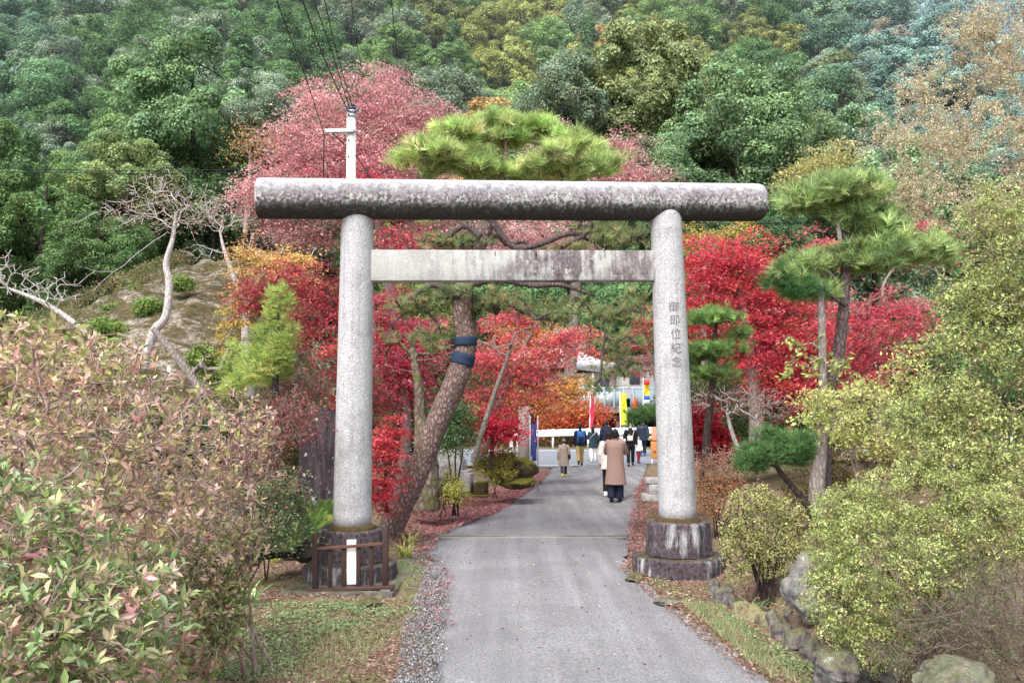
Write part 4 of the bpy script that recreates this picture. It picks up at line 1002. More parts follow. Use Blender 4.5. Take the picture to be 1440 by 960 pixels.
maple('small bright crimson maple low beside the mossy rock', [(690, 660, 18.5), (692, 630, 18.5), (695, 605, 18.5)], [.05, .045, .03], [E(690, 600, 32, 22, 18.5), E(720, 600, 25, 12, 18.5), E(672, 590, 18, 18, 18.5)], 90, 80, .14, .055, [('#c8143c', 4), ('#e02850', 2), ('#98102c', 2)], 10, 18.5, MAPLE, M_bdark)
maple('large bright red maple right of the right post', [(1065, 650, 18), (1062, 560, 18), (1050, 470, 18), (1040, 400, 18)], [.18, .15, .12, .06], [E(1010, 372, 62, 34, 18), E(985, 430, 45, 60, 18), E(1080, 410, 70, 45, 18), E(1055, 480, 62, 55, 18), E(1130, 480, 62, 60, 18), E(1060, 345, 40, 15, 18), E(990, 355, 30, 20, 18), E(1110, 540, 60, 30, 18)], 560, 80, .2, .062, [('#d22844', 4), ('#e4506a', 3.5), ('#b01c38', 2), ('#dc5844', 2), ('#981c34', 1), ('#d88888', 1)], 11, 18, MAPLE, M_bgrey, shell=.35)
maple('pinkish red maple behind the right pine', [(1240, 650, 20), (1235, 560, 20), (1225, 480, 20)], [.15, .12, .07], [E(1215, 465, 85, 42, 20), E(1265, 440, 55, 35, 20), E(1155, 345, 34, 28, 20), E(1175, 430, 40, 30, 20), E(1210, 520, 60, 30, 20), E(1290, 330, 60, 40, 21, w=.6)], 300, 75, .22, .065, [('#cc4458', 3), ('#dc6c78', 3), ('#b43048', 2), ('#d08078', 1)], 12, 20, MAPLE, M_bgrey)
maple('low dark crimson maple behind the right gate post', [(985, 690, 14.5), (988, 660, 14.5), (990, 630, 14.5)], [.05, .04, .03], [E(985, 600, 30, 42, 14.5), E(1010, 620, 25, 25, 14.5)], 130, 85, .13, .05, [('#a80c2c', 4), ('#c4183c', 2), ('#780a20', 2)], 13, 14.5, MAPLE, M_bdark)
maple('thin reddish maple hanging left of the right post', [(945, 660, 17), (938, 590, 17), (918, 520, 17), (905, 470, 17)], [.04, .035, .03, .02], [E(905, 450, 22, 36, 17), E(890, 500, 28, 40, 17)], 110, 22, .12, .05, [('#c83c48', 3), ('#b07868', 2), ('#d05040', 1)], 14, 17, MAPLE, M_btwig)
# golden and yellow trees
maple('golden leaved tree with white limbs left of the gate', [(352, 560, 20), (345, 480, 20), (350, 420, 20), (370, 385, 20)], [.12, .1, .07, .04], [E(395, 370, 48, 20, 20), E(350, 352, 28, 14, 20), E(420, 358, 24, 12, 20), E(345, 395, 20, 16, 20)], 130, 45, .2, .07, [('#d6a85a', 4), ('#c8924a', 2), ('#e0c078', 2)], 15, 20, RH, M_bwhite, name='golden_tree')
maple('small yellow shrub tree at the edge of the earth slope', [(332, 560, 19), (330, 500, 19), (330, 460, 19)], [.05, .04, .02], [E(332, 445, 20, 28, 19), E(320, 480, 14, 18, 19)], 60, 45, .14, .06, [('#c8b050', 3), ('#b09840', 2), ('#9aa050', 1)], 16, 19, RH, M_bgrey, name='yellow_shrub')
maple('pale yellow tree behind the top of the right pine', [(1192, 520, 30), (1190, 400, 30), (1172, 280, 30)], [.14, .12, .05], [E(1150, 232, 32, 20, 30), E(1115, 250, 20, 12, 30), E(1180, 215, 20, 14, 30)], 90, 60, .35, .11, [('#b8b46c', 4), ('#a4a45c', 3), ('#c8b080', .7)], 17, 30, RH, M_bgrey, name='yellow_tree')
maple('yellow leaved tree under the right end of the beam', [(990, 520, 28), (990, 420, 28), (990, 350, 28)], [.1, .08, .04], [E(985, 330, 52, 10, 28), E(1040, 322, 22, 12, 28)], 60, 50, .28, .09, [('#c0a83c', 4), ('#a8983c', 2)], 18, 28, RH, M_bgrey, name='yellow_tree')
maple('sparse orange leaved twiggy tree left of the pink maple', [(345, 330, 34), (350, 260, 34), (352, 210, 34)], [.1, .07, .03], [E(360, 195, 48, 34, 34), E(390, 210, 20, 20, 34)], 110, 16, .35, .1, [('#c8a058', 4), ('#b08848', 2)], 19, 34, RH, M_btwig, name='orange_tree')

# bare trees
def bare(label, trunk, tr, ells, nt, seed, mat=None, shell=.35, extra=None, rt=.005, step=.25, wig=.12, leaf=None):
    tr = [t*.72 for t in tr]; nt = int(nt*1.7)
    return tree('bare_tree', label, 'bare tree', [at(*p) for p in trunk], tr, ells, nt, leaf, mat or M_bwhite, seed=seed, shell=shell, step=step, wig=wig, rt=rt, extra_targets=extra, power=.55)
bare('tall white bare tree in front of the bare earth slope', [(200, 520, 19), (216, 468, 19), (233, 445, 19), (238, 400, 19), (234, 370, 19), (243, 335, 19), (247, 300, 19)], [.16, .14, .125, .11, .10, .07, .04],
     [E(240, 290, 75, 50, 19), E(180, 300, 55, 22, 19), E(280, 300, 45, 28, 19), E(220, 260, 40, 25, 19)], 190, 21, extra=np.array([at(110, 312, 19), at(90, 318, 18.5), at(150, 290, 19), at(85, 392, 18), at(110, 400, 18), at(130, 412, 18.5), at(160, 382, 18.5), at(120, 376, 18), at(300, 368, 19.5), at(320, 372, 19.6)]), leaf=dict(mode='layer', n=4, spread=.12, size=.05, tmpl=RH, pal=[('#b8a08f', 3), ('#c0a878', 2)], mat=LM))
bare('smaller white bare tree beside the golden tree', [(338, 410, 20.5), (327, 385, 20.5), (315, 350, 20.5), (309, 325, 20.5)], [.1, .08, .06, .03], [E(312, 300, 45, 30, 20.5), E(275, 355, 30, 14, 20.5), E(350, 300, 22, 20, 20.5)], 90, 22)
bare('leaning pale bare branch reaching in from the left edge', [(150, 500, 13), (105, 455, 13), (60, 425, 13), (10, 405, 13)], [.07, .06, .05, .03], [E(30, 395, 45, 30, 13), E(75, 410, 45, 30, 13), E(-10, 370, 40, 30, 13)], 130, 23)
bare('broken grey tree stem slanting down the earth slope', [(290, 560, 17), (262, 520, 17), (235, 485, 17), (215, 462, 17)], [.13, .12, .10, .08], [E(300, 510, 40, 18, 17), E(330, 480, 25, 25, 17)], 14, 24, M_bgrey)
bare('pale twiggy bare shrub behind the right gate post', [(1045, 650, 13), (1030, 610, 13), (1022, 580, 13)], [.05, .045, .03], [E(1040, 560, 62, 24, 13), E(985, 560, 25, 24, 13), E(1090, 575, 40, 22, 13)], 260, 25, rt=.0035, step=.16, wig=.25, leaf=dict(mode='layer', n=3, spread=.1, size=.035, tmpl=RH, pal=[('#b05a58', 3), ('#a08a70', 2)], mat=LM))
bare('dry branching shrub with tan curved stems at right post foot', [(1005, 700, 12.3), (1020, 665, 12.3), (1040, 640, 12.3)], [.03, .025, .02], [E(1015, 650, 45, 28, 12.3), E(985, 665, 20, 20, 12.3)], 120, 26, M_btwig, rt=.004, step=.15, wig=.25, leaf=dict(mode='layer', n=8, spread=.08, size=.035, tmpl=RH, pal=[('#c07860', 3), ('#b09068', 2), ('#8a5a48', 1)], mat=LM))
# arbor vitae
def spray(name, label, cat, trunk, tr, ells, nt, n, sp, size, pal, seed, shell=.5, mat=None, bark=None, group=None, upb=3, **kw):
    return tree(name, label, cat, [at(*p) for p in trunk], tr, ells, nt, dict(mode='spray', n=n, spread=sp, size=size, tmpl=T_spray(), pal=pal, mat=mat or LM, flat=1, upb=upb, clw=.5), bark or M_bdark, seed=seed, shell=shell, group=group, **kw)
YG = [('#9ab44c', 3), ('#b4c860', 2), ('#7d9a40', 2), ('#c8b060', .5)]
spray('arborvitae', 'taller yellow-green feathery conifer left of the gate', 'conifer', [(388, 560, 12), (388, 500, 12), (394, 420, 12)], [.05, .04, .015], [E(392, 432, 20, 34, 12), E(385, 480, 32, 40, 12), E(372, 515, 40, 28, 12)], 170, 26, .14, .11, YG, 31)
spray('arborvitae', 'shorter yellow-green feathery conifer left of the gate', 'conifer', [(328, 560, 12.5), (328, 530, 12.5), (328, 490, 12.5)], [.04, .03, .01], [E(328, 510, 18, 30, 12.5), E(335, 540, 30, 18, 12.5)], 70, 26, .12, .1, YG, 32)
for i, (px, py, D, rx, ry) in enumerate([(187, 412, 27, 16, 14), (208, 432, 25, 18, 14), (310, 456, 26, 20, 22), (165, 440, 26, 22, 12), (305, 530, 20, 26, 24), (255, 400, 26, 16, 9), (345, 425, 24, 16, 14), (285, 505, 19, 20, 14), (150, 462, 22, 26, 12)]):
    lb = ['small bright green bush highest on the earth slope', 'green bush right below the highest one on the slope', 'green bush on the right side of the earth slope', 'low green bush on the left side of the earth slope', 'leafy bush at the foot of the earth slope', 'flat bush on the slope behind the white trunk', 'bush on the slope beside the golden tree', 'low bush by the broken grey stem', 'low bush behind the left end of the pinkish shrub'][i]
    tree('slope_bush', lb, 'bush', [at(px, py+ry, D), at(px, py, D)], [.04, .02], [E(px, py, rx, ry, D)], 40, dict(mode='clump', n=60, spread=.22, size=.08, tmpl=RH, pal=[('#7d9a40', 3), ('#5f7c38', 3), ('#98a850', 1)], mat=LM), M_bdark, seed=40+i)

# dry brush on the earth slope
rng = np.random.default_rng(55); bx_ = rng.uniform(-19, -6, 900); by_ = rng.uniform(17, 31, 900)
bz_ = np.interp(bx_, [c[0] for c in cx], [c[1] for c in cx])*ss(17.5, 30, by_)**.8-.4+.15
kp = nz(bx_, by_, .35, 8) > -.08; tgb = np.c_[bx_, by_, bz_+.35][kp]
ob = foliage('slope_brush', tgb, 'clump', 60, .32, .09, T_rhomb(.3), [('#6f6a3c', 3), ('#a0946c', 2), ('#5c7038', 3), ('#7a5a44', 1)], LM, None, seed=56, flat=.5); tag(ob, 'dry olive and brown brush patches on the earth slope', 'brush', kind='stuff')
for i, pr in enumerate(protos):
    if not used[i]:
        for ch in list(pr.children): bpy.data.objects.remove(ch)
        bpy.data.objects.remove(pr)
# ================================================================ PINES
TUFT = T_tuft(24, .05, 1, 1.0); TUFT2 = T_tuft(22, .05, 2, 1.3)
def pine(name, label, trunk, tr, pads, nt, n, size, pal, seed, bark, lump=.1, spread=.09, limbs=None, shell=.2, trunk_k=20, leafs=None, **kw):
    return tree(name, label, 'pine', [at(*p) for p in trunk], tr, pads, nt, dict(mode='pine', n=n, spread=spread, size=size, tmpl=TUFT, pal=pal, mat=NEEDLE, flat=.45, clw=.65, jit=.24), bark, seed=seed, shell=shell, lump=lump, trunk_k=trunk_k, leafs=leafs, droop=.08, **kw)
GRN = [('#a6c460', 4), ('#c0d478', 3), ('#86a850', 3), ('#d4c888', 1.5)]
OLV = [('#7a8a4c', 3), ('#5f7840', 3), ('#8f9a58', 2), ('#a8925c', 1)]
D = 13.2
g0 = ground(548, 742)
PT = [(545, 755, D), (556, 728, D), (585, 668, D), (620, 583, D), (645, 525, D), (655, 485, D), (650, 440, D), (655, 395, D), (672, 350, D+.1), (688, 310, D+.1), (702, 265, D+.1), (712, 215, D+.1)]
crown_pads = []; rp = np.random.default_rng(12)
for t in np.linspace(0, 1, 15):        # pads along the dome outline
    px = 578+t*268; yt = 176+((px-712)/140)**2*58+rp.uniform(-7, 9); crown_pads.append(E(px, yt, rp.uniform(20, 32), rp.uniform(8, 13), D+rp.uniform(-.5, .5), .35))
for _ in range(15):                    # and inside it, leaving a gap in the middle
    px = rp.uniform(600, 830); py = rp.uniform(205, 250)
    if abs(px-722) < 34 and abs(py-214) < 14: continue
    crown_pads.append(E(px, py, rp.uniform(20, 34), rp.uniform(7, 11), D+rp.uniform(-.7, .3), .35))
crown_pads += [E(735, 244, 60, 8, D+.2, .4), E(680, 240, 40, 9, D+.1, .4), E(770, 232, 40, 10, D, .4), E(715, 196, 44, 8, D+.3, .35), E(655, 222, 34, 9, D, .35)]
root, sk = pine('leaning_pine', 'big pine with scaly leaning trunk and pruned bright green crown above the gate', PT, [.20, .19, .18, .175, .18, .155, .155, .14, .12, .10, .07, .03],
    crown_pads, 540, 8, .20, GRN, 51, M_bpine, lump=.10, step=.28, wig=.22, rt=.008, spread=.065)
# lower, darker boughs of the same tree
rng = np.random.default_rng(5)
low = [E(640, 338, 55, 12, D, w=1.2), E(860, 330, 60, 28, D), E(800, 350, 40, 14, D), E(575, 430, 36, 22, D), E(620, 415, 50, 14, D), E(690, 425, 70, 14, D), E(780, 440, 60, 24, D), E(870, 440, 46, 32, D), E(872, 500, 34, 40, D-.4), E(600, 480, 35, 20, D, w=.7), E(560, 470, 20, 40, D, w=.5), E(840, 545, 22, 14, D-.4, w=.5)]
tg, _, _ = samp_ells(low, 230, rng, .2)
sk2 = grow([at(*p) for p in PT[5:10]], [.1, .09, .08, .07], tg, .22, .32, 8, .009, .12, .5)
nt_ = sk2['nt']
m0 = skeleton_mesh('limbs', sk2, M_bpine2, root, 6, 6)
foliage('lower_needles', sk2, 'pine', 7, .085, .13, TUFT, OLV, NEEDLE, root, seed=61, flat=.5)
# thick crooked main limbs seen between the beams
for pts, r in (([(688, 312), (720, 345), (765, 340), (800, 325), (830, 332)], (.06, .05, .045, .04, .02)), ([(680, 330), (655, 325), (635, 335), (615, 340)], (.055, .045, .035, .02)), ([(655, 400), (700, 392), (745, 402), (790, 398), (840, 412)], (.07, .055, .045, .04, .02)), ([(652, 420), (620, 400), (590, 410), (560, 425)], (.06, .045, .035, .02)), ([(800, 325), (815, 318), (850, 322)], (.03, .02, .01))):
    b = MB(); b.tube(spline([at(x, y, D-.15)+RNG.normal(0, .05, 3) for x, y in pts], 24)-np.array(root.location), list(r), 9); b.build('limb', M_bpine2, root, smooth=True)
# navy bands tied round the trunk: lie on the tree
tp = sk['P'][:sk['nt']]; 
for (py0, py1, lb) in ((474, 486, 'upper navy cloth band tied round the leaning pine trunk'), (497, 513, 'lower navy cloth band tied round the leaning pine trunk')):
    def c_at(py):
        zz = at(650, py, D)[2]; i = int(np.argmin(abs(tp[:, 2]-zz))); i = min(max(i, 1), len(tp)-2)
        j = i+1 if zz > tp[i, 2] else i-1; t = (zz-tp[i, 2])/(tp[j, 2]-tp[i, 2]); return tp[i]+(tp[j]-tp[i])*t
    c1, c0 = c_at(py0), c_at(py1); V, P = tube_np([c0+(c1-c0)*t for t in (0, .08, .35, .5, .65, .92, 1)], [.176, .184, .186, .182, .186, .184, .172], 28)
    V += np.array([[noise.noise(Vector(v*7))*.012]*3 for v in V])
    tag(mesh_np('trunk_band', V, P, plain('navy_band', '#26344c', .8, var=.25, scale=40, bump=.6), smooth=True, origin=c0), lb, 'cloth band', 'navy cloth bands on the pine')

D = 11.6
pine('garden_pine', 'tall pruned pine with spreading dark green tiers at the right', [(1152, 735, D), (1156, 690, D), (1157, 620, D), (1165, 550, D), (1178, 500, D), (1186, 440, D), (1189, 380, D), (1190, 320, D), (1190, 280, D)], [.14, .125, .11, .095, .085, .075, .065, .05, .02],
     [E(1180, 275, 84, 22, D), E(1130, 285, 45, 18, D), E(1215, 262, 35, 16, D), E(1215, 302, 60, 10, D), E(1235, 322, 50, 12, D), E(1165, 256, 30, 10, D), E(1265, 352, 76, 24, D), E(1190, 362, 62, 14, D), E(1130, 372, 40, 14, D), E(1230, 370, 60, 12, D), E(1320, 360, 20, 8, D, w=.7), E(1110, 398, 36, 14, D-.2, w=.9), E(1150, 412, 40, 10, D)], 330, 10, .18,
     [('#86a254', 4), ('#a0b868', 3), ('#688848', 3), ('#a89a60', .6)], 52, M_bpine2, lump=.05, step=.25, wig=.2, rt=.007, spread=.085)
b = MB(); rt2 = empty('slim_tree', at(1160, 640, 11.4), 'slim straight greyish trunk beside the right pine carrying few yellow leaves', 'tree')
pts = [at(*p) for p in ((1150, 735, 11.2), (1149, 680, 11.2), (1156, 620, 11.2), (1157, 520, 11.2), (1155, 430, 11.2), (1155, 395, 11.2))]
rt2.location = [float(q) for q in pts[0]]
tg, _, _ = samp_ells([E(1150, 520, 60, 60, 11.2), E(1190, 560, 70, 50, 11), E(1120, 490, 30, 30, 11.2), E(1160, 600, 60, 30, 11)], 90, np.random.default_rng(6), .3)
sk3 = grow(pts, [.125, .10, .07, .055, .045, .035], tg, .2, .2, 9, .004, 0); skeleton_mesh('trunk', sk3, M_bgrey, rt2, 5, 14, lump=.04)
foliage('leaves', sk3, 'twig', 9, .16, .075, T_lance(.5), [('#a8b858', 3), ('#c0c86c', 2), ('#8a9a48', 2)], LM, rt2, seed=62, extra=2)
D = 13
pine('cloud_pine', 'small cloud-pruned pine with three rounded tiers behind the right post', [(992, 660, D), (995, 600, D), (1002, 540, D), (1005, 480, D), (1008, 445, D)], [.07, .06, .05, .035, .02],
     [E(1008, 446, 34, 12, D), E(985, 450, 20, 8, D), E(1003, 492, 46, 11, D), E(985, 498, 20, 9, D), E(1000, 524, 40, 10, D), E(1040, 470, 14, 7, D)], 130, 10, .12, [('#6d9440', 4), ('#86aa4c', 3), ('#4f7434', 3)], 53, M_bdark, lump=.03, step=.2, wig=.2, spread=.07)
pine('cloud_pine', 'low green pine bough left of the right post below the banner', [(950, 640, 14), (935, 610, 14), (915, 590, 14)], [.05, .04, .02], [E(905, 586, 26, 10, 14), E(928, 582, 22, 10, 14)], 45, 10, .12, [('#4f7c3c', 4), ('#6a9448', 3)], 54, M_bdark, lump=.03, step=.2, spread=.07)
# yew
spray('yew_shrub', 'flat-topped bright green yew with dark twisted stems', 'yew', [(1146, 745, 9.8), (1138, 715, 9.8), (1115, 685, 9.8), (1095, 660, 9.8), (1090, 640, 9.8)], [.05, .045, .035, .03, .02], [E(1085, 636, 50, 18, 9.8), E(1110, 625, 36, 18, 9.8), E(1055, 650, 26, 12, 9.8), E(1075, 610, 20, 8, 9.8), E(1125, 640, 24, 12, 9.8)], 260, 26, .1, .085, [('#557f40', 4), ('#6b9450', 3), ('#3f6434', 3)], 71, upb=2, step=.14, wig=.25)
spray('hanging_conifer', 'dark green conifer bough sweeping left below the pine crown', 'conifer', [(1190, 430, 11.2), (1150, 405, 11.2), (1110, 385, 11.2)], [.03, .025, .015], [E(1105, 395, 36, 14, 11.2), E(1130, 408, 40, 12, 11.2), E(1100, 378, 14, 6, 11.2)], 70, 22, .12, .11, [('#3f6c34', 4), ('#558444', 2)], 72, upb=-1)

# ================================================================ SHRUBS
L5 = T_lance(.30); L5w = T_lance(.42)
def shrub(name, label, trunkbase, ells, nt, leaf, bark, seed, rt=.004, stems=5, step=.14, wig=.2, shell=.35, r0=.02, cat='shrub', leafs=None, spreadb=.25, group=None):
    """several stems rising from one foot"""
    rng = np.random.default_rng(seed); base = np.asarray(trunkbase, float)
    root = empty(name, base, label, cat, group)
    tg, dd, _ = samp_ells(ells, nt, rng, shell); tg = tg[tg[:, 2] > base[2]-.3]
    ang = np.arctan2(tg[:, 1]-base[1], tg[:, 0]-base[0])+rng.normal(0, .35, len(tg)); grp = ((ang+PI)/(2*PI)*stems).astype(int) % stems
    P_, D_, T_, C_ = [], [], [], []; off = 0; nts = []
    first = True
    acc = None
    for g_ in range(stems):
        t = tg[grp == g_]
        if len(t) < 3: continue
        c = t.mean(0); mid = base+(c-base)*.45+np.array([0, 0, .1]); b0 = base+np.r_[rng.normal(0, spreadb*.3, 2), 0]
        sk = grow([b0, mid, base+(c-base)*.8], [r0, r0*.75, r0*.4], t, step, wig, seed+g_, rt, -.05)
        skeleton_mesh('stem', sk, bark, root, 5, 7, seed=seed)
        if acc is None: acc = [[], []]; 
        ids = sk['tips']; thin = np.where((sk['cnt'] <= 2) & (np.arange(len(sk['P'])) >= sk['nt']))[0]
        acc[0].append((sk['P'][ids], sk['D'][ids])); acc[1].append((sk['P'][thin], sk['D'][thin]))
    for i, lf in enumerate([leaf]+(leafs or [])):
        lf = dict(lf); nm = lf.pop('name', 'leaves'); th = lf.pop('thin', False); A_ = acc[1 if th else 0]
        pts = np.vstack([a[0] for a in A_]); dr = np.vstack([a[1] for a in A_]); sub = lf.pop('sub', 1.0)
        if sub < 1: s_ = rng.uniform(size=len(pts)) < sub; pts, dr = pts[s_], dr[s_]
        foliage(nm, pts, dirs=dr, parent=root, seed=seed+3*i, **lf)
    return root
PK = [('#d0a490', 3.5), ('#dcb89c', 3), ('#c07c7c', 2), ('#c0b874', 3.5), ('#a0b054', 4.5), ('#e0c0b4', 2), ('#c0808c', 1)]
PKG = [('#8fa050', 4), ('#a8b468', 3), ('#75883f', 3), ('#b09a70', 2), ('#c08a80', 2), ('#d8b4b0', 1)]
GRY = [('#7a9644', 4), ('#9cb058', 3.5), ('#587834', 3.5), ('#ccb490', 1.5), ('#d09c9c', 2.2), ('#b4c080', 1.8), ('#bc6c7c', 1.3)]
shrub('azalea_shrub', 'nearest leafy shrub with broad green and pink tipped leaves at lower left', [-1.85, 3.0, .0], [E(60, 860, 190, 150, 3.1, .7), E(10, 720, 130, 90, 3.1, .6), E(150, 900, 120, 110, 3.0, .5), E(-40, 940, 150, 150, 2.8, .5)], 1000,
      dict(mode='rosette', n=9, spread=.03, size=.052, tmpl=L5, pal=GRY, mat=LMG, clw=.55, jit=.12), M_btwig, 81, stems=7, r0=.016, rt=.0022, step=.1, leafs=[dict(mode='twig', n=4, spread=.06, size=.05, tmpl=L5, pal=[('#5f7c44', 3), ('#6d8a48', 3), ('#8a9a60', 1)], mat=LMG, thin=True, sub=.5)])
shrub('azalea_shrub', 'tall pinkish brown leafed shrub filling the left edge', [-2.6, 4.5, .0], [E(60, 560, 170, 95, 4.4, .8), E(180, 600, 150, 105, 4.6, .8), E(110, 700, 180, 120, 4.4, .7), E(30, 500, 90, 50, 4.4, .5), E(175, 500, 60, 40, 4.6, .4), E(230, 700, 90, 100, 4.7, .5)], 1300,
      dict(mode='rosette', n=6, spread=.035, size=.048, tmpl=L5w, pal=PK, mat=LM, clw=.6, jit=.12, sub=.72), M_btwig, 82, stems=8, r0=.022, rt=.003, step=.13, leafs=[dict(mode='twig', n=2, spread=.06, size=.04, tmpl=L5, pal=PKG, mat=LM, thin=True, sub=.3)])
shrub('azalea_shrub', 'green leafed upper shrub at the far left edge below the bare branch', [-3.6, 5.4, .1], [E(40, 480, 110, 40, 5.4, .7), E(120, 520, 60, 40, 5.4, .5), E(0, 560, 80, 60, 5.6, .6)], 420,
      dict(mode='rosette', n=9, spread=.04, size=.065, tmpl=L5w, pal=PKG, mat=LM, clw=.5), M_btwig, 83, stems=6, r0=.02, rt=.003)
shrub('azalea_shrub', 'twiggy half bare shrub with salmon leaves left of the stone tablet', [-2.75, 6.9, .0], [E(290, 610, 95, 75, 6.6, .8), E(335, 650, 70, 70, 6.8, .7), E(260, 720, 100, 80, 6.4, .7), E(320, 740, 60, 80, 6.6, .6), E(360, 600, 34, 36, 7.0, .5)], 900,
      dict(mode='rosette', n=5, spread=.04, size=.050, tmpl=L5w, pal=PK, mat=LM, clw=.6, sub=.62), M_btwig, 84, stems=9, r0=.024, rt=.0035, step=.15, wig=.3, leafs=[dict(mode='twig', n=2, spread=.06, size=.04, tmpl=L5, pal=PKG, mat=LM, thin=True, sub=.15)])
shrub('azalea_shrub', 'small olive green shrub at the foot of the twiggy one beside the grass', [-1.9, 6.4, .0], [E(290, 850, 60, 70, 6.1, .5), E(320, 780, 45, 60, 6.3, .4), E(240, 900, 60, 60, 5.6, .4), E(275, 930, 50, 50, 5.4, .4), E(300, 890, 45, 60, 5.8, .35), E(310, 830, 40, 40, 6.1, .3), E(230, 800, 60, 80, 5.9, .4)], 1100,
      dict(mode='rosette', n=7, spread=.035, size=.048, tmpl=L5w, pal=[('#66743c', 4), ('#84904c', 3), ('#a07a68', 1.5), ('#b85868', .6)], mat=LM, clw=.5), M_btwig, 85, stems=6, r0=.014, rt=.0028, step=.12)
shrub('twiggy_shrub', 'dark red brown twiggy shrub behind the stone tablet', [-3.0, 9.9, .2], [E(400, 590, 60, 45, 9.9, .7), E(360, 640, 50, 60, 9.6, .6), E(420, 545, 40, 22, 12.5, .5)], 620,
      dict(mode='layer', n=9, spread=.07, size=.035, tmpl=RH, pal=[('#8a3a48', 3), ('#a85058', 2), ('#6a4438', 2), ('#8a8048', 1)], mat=LM), M_btan, 86, stems=7, r0=.02, rt=.0035, wig=.3)
shrub('nandina_shrub', 'dark leafy shrub round the foot of the stone tablet', [-2.75, 9.5, .1], [E(405, 700, 34, 50, 9.4, .4), E(395, 740, 40, 35, 9.2, .4), E(350, 700, 30, 50, 9.2, .4)], 300,
      dict(mode='layer', n=22, spread=.07, size=.038, tmpl=L5w, pal=[('#3f5a30', 4), ('#5d7840', 3), ('#7d8a48', 1), ('#a83a48', .6)], mat=LMG), M_bdark, 87, stems=5, r0=.01, rt=.003)
shrub('nandina_shrub', 'green fine-leaved shrub between the leaning pine and stone steps', [-1.05, 15.9, .1], [E(640, 585, 36, 28, 15.6), E(625, 615, 28, 24, 15.4), E(650, 610, 24, 24, 15.6)], 200,
      dict(mode='layer', n=40, spread=.11, size=.05, tmpl=L5w, pal=[('#3f6430', 4), ('#5a8040', 3), ('#7d9a50', 1)], mat=LMG), M_bdark, 88, stems=5, r0=.02, rt=.004, shell=.25)
shrub('box_shrub', 'yellow-green small shrub in front of the stone steps', [-1.25, 15.6, .1], [E(632, 680, 16, 28, 15.4), E(645, 690, 12, 14, 15.2)], 90,
      dict(mode='layer', n=24, spread=.08, size=.05, tmpl=L5w, pal=[('#a8a83c', 4), ('#c0b850', 3), ('#7d8438', 2)], mat=LM), M_bdark, 89, stems=4, r0=.01, rt=.004)
shrub('box_shrub', 'rounded yellow-green shrub beside the mossy rock', [-.4, 19.3, .1], [E(690, 655, 26, 22, 19), E(712, 645, 18, 14, 19), E(705, 665, 22, 12, 18.8)], 150,
      dict(mode='clump', n=46, spread=.12, size=.055, tmpl=RH, pal=[('#a49c38', 4), ('#84863a', 3), ('#c0b04c', 2), ('#5d6430', 1)], mat=LM), M_bdark, 90, stems=4, r0=.01, rt=.004)
YB = [('#a8ac5a', 4), ('#bcc070', 3), ('#8a8c48', 3), ('#c8c484', 1.5), ('#9a8458', 1)]
p = ground(1075, 852)
shrub('round_shrub', 'rounded yellow-green shrub right of the right gate plinth', p, [E(1075, 745, 62, 48, 8.7, .5), E(1060, 700, 36, 20, 8.7, .35), E(1100, 780, 40, 40, 8.6, .4), E(1035, 770, 26, 40, 8.6, .3), E(1105, 715, 26, 20, 8.7)], 900,
      dict(mode='clump', n=14, spread=.05, size=.022, tmpl=T_rhomb(.65), pal=YB, mat=LM, clw=.5, jit=.18), M_bdark, 91, stems=9, r0=.015, rt=.0028, step=.1, wig=.25, shell=.6)
YR = [('#9fac5c', 4), ('#b6c46e', 3), ('#818c48', 3.5), ('#c8c884', 1), ('#a08c5c', 1.2)]
shrub('spirea_shrub', 'large pale yellow-green fine-leaved shrub spilling over the stones at right', [2.9, 6.1, .1], [E(1250, 780, 110, 80, 6.0, .6), E(1200, 720, 60, 40, 6.2, .4), E(1290, 700, 100, 50, 6.2, .5), E(1200, 850, 70, 60, 5.9, .4), E(1230, 900, 60, 45, 5.8, .3), E(1320, 770, 90, 60, 6.0, .5), E(1390, 740, 70, 60, 5.9, .5), E(1170, 790, 40, 60, 6.1, .3)], 2300,
      dict(mode='clump', n=30, spread=.055, size=.0185, tmpl=T_rhomb(.62), pal=YR, mat=LM, clw=.75, jit=.13, upb=1.5), M_btan, 92, leafs=[dict(mode='clump', n=10, spread=.07, size=.022, tmpl=T_rhomb(.62), pal=[('#4f5a30', 3), ('#6b7038', 2), ('#6f5c3c', 1)], mat=LM, thin=True, sub=.12)], stems=11, r0=.016, rt=.002, step=.09, wig=.3, shell=.55)  # second leaf set coloured dark, painting the shade inside the shrub
shrub('spirea_shrub', 'tall arching yellow-green shrub filling the right frame edge', [4.0, 6.4, .1], [E(1400, 620, 90, 60, 6.4, .5), E(1420, 480, 80, 80, 6.4, .5), E(1440, 370, 70, 70, 6.4, .5), E(1340, 560, 60, 40, 6.5, .4), E(1330, 640, 60, 40, 6.4, .4), E(1400, 700, 80, 50, 6.2, .5), E(1330, 480, 36, 26, 6.6, .3, .8), E(1400, 300, 50, 50, 6.6, .4, .8), E(1290, 590, 50, 40, 6.6, .4), E(1360, 420, 40, 50, 6.6, .4)], 2500,
      dict(mode='clump', n=17, spread=.06, size=.026, tmpl=T_rhomb(.6), pal=YR, mat=LM, clw=.75, jit=.13, upb=1.5), M_btan, 93, leafs=[dict(mode='clump', n=10, spread=.08, size=.025, tmpl=T_rhomb(.62), pal=[('#4f5a30', 3), ('#6b7038', 2), ('#6f5c3c', 1)], mat=LM, thin=True, sub=.12)], stems=9, r0=.024, rt=.0022, step=.11, wig=.3, shell=.4)  # dark inner leaf colours stand in for shade within the shrub
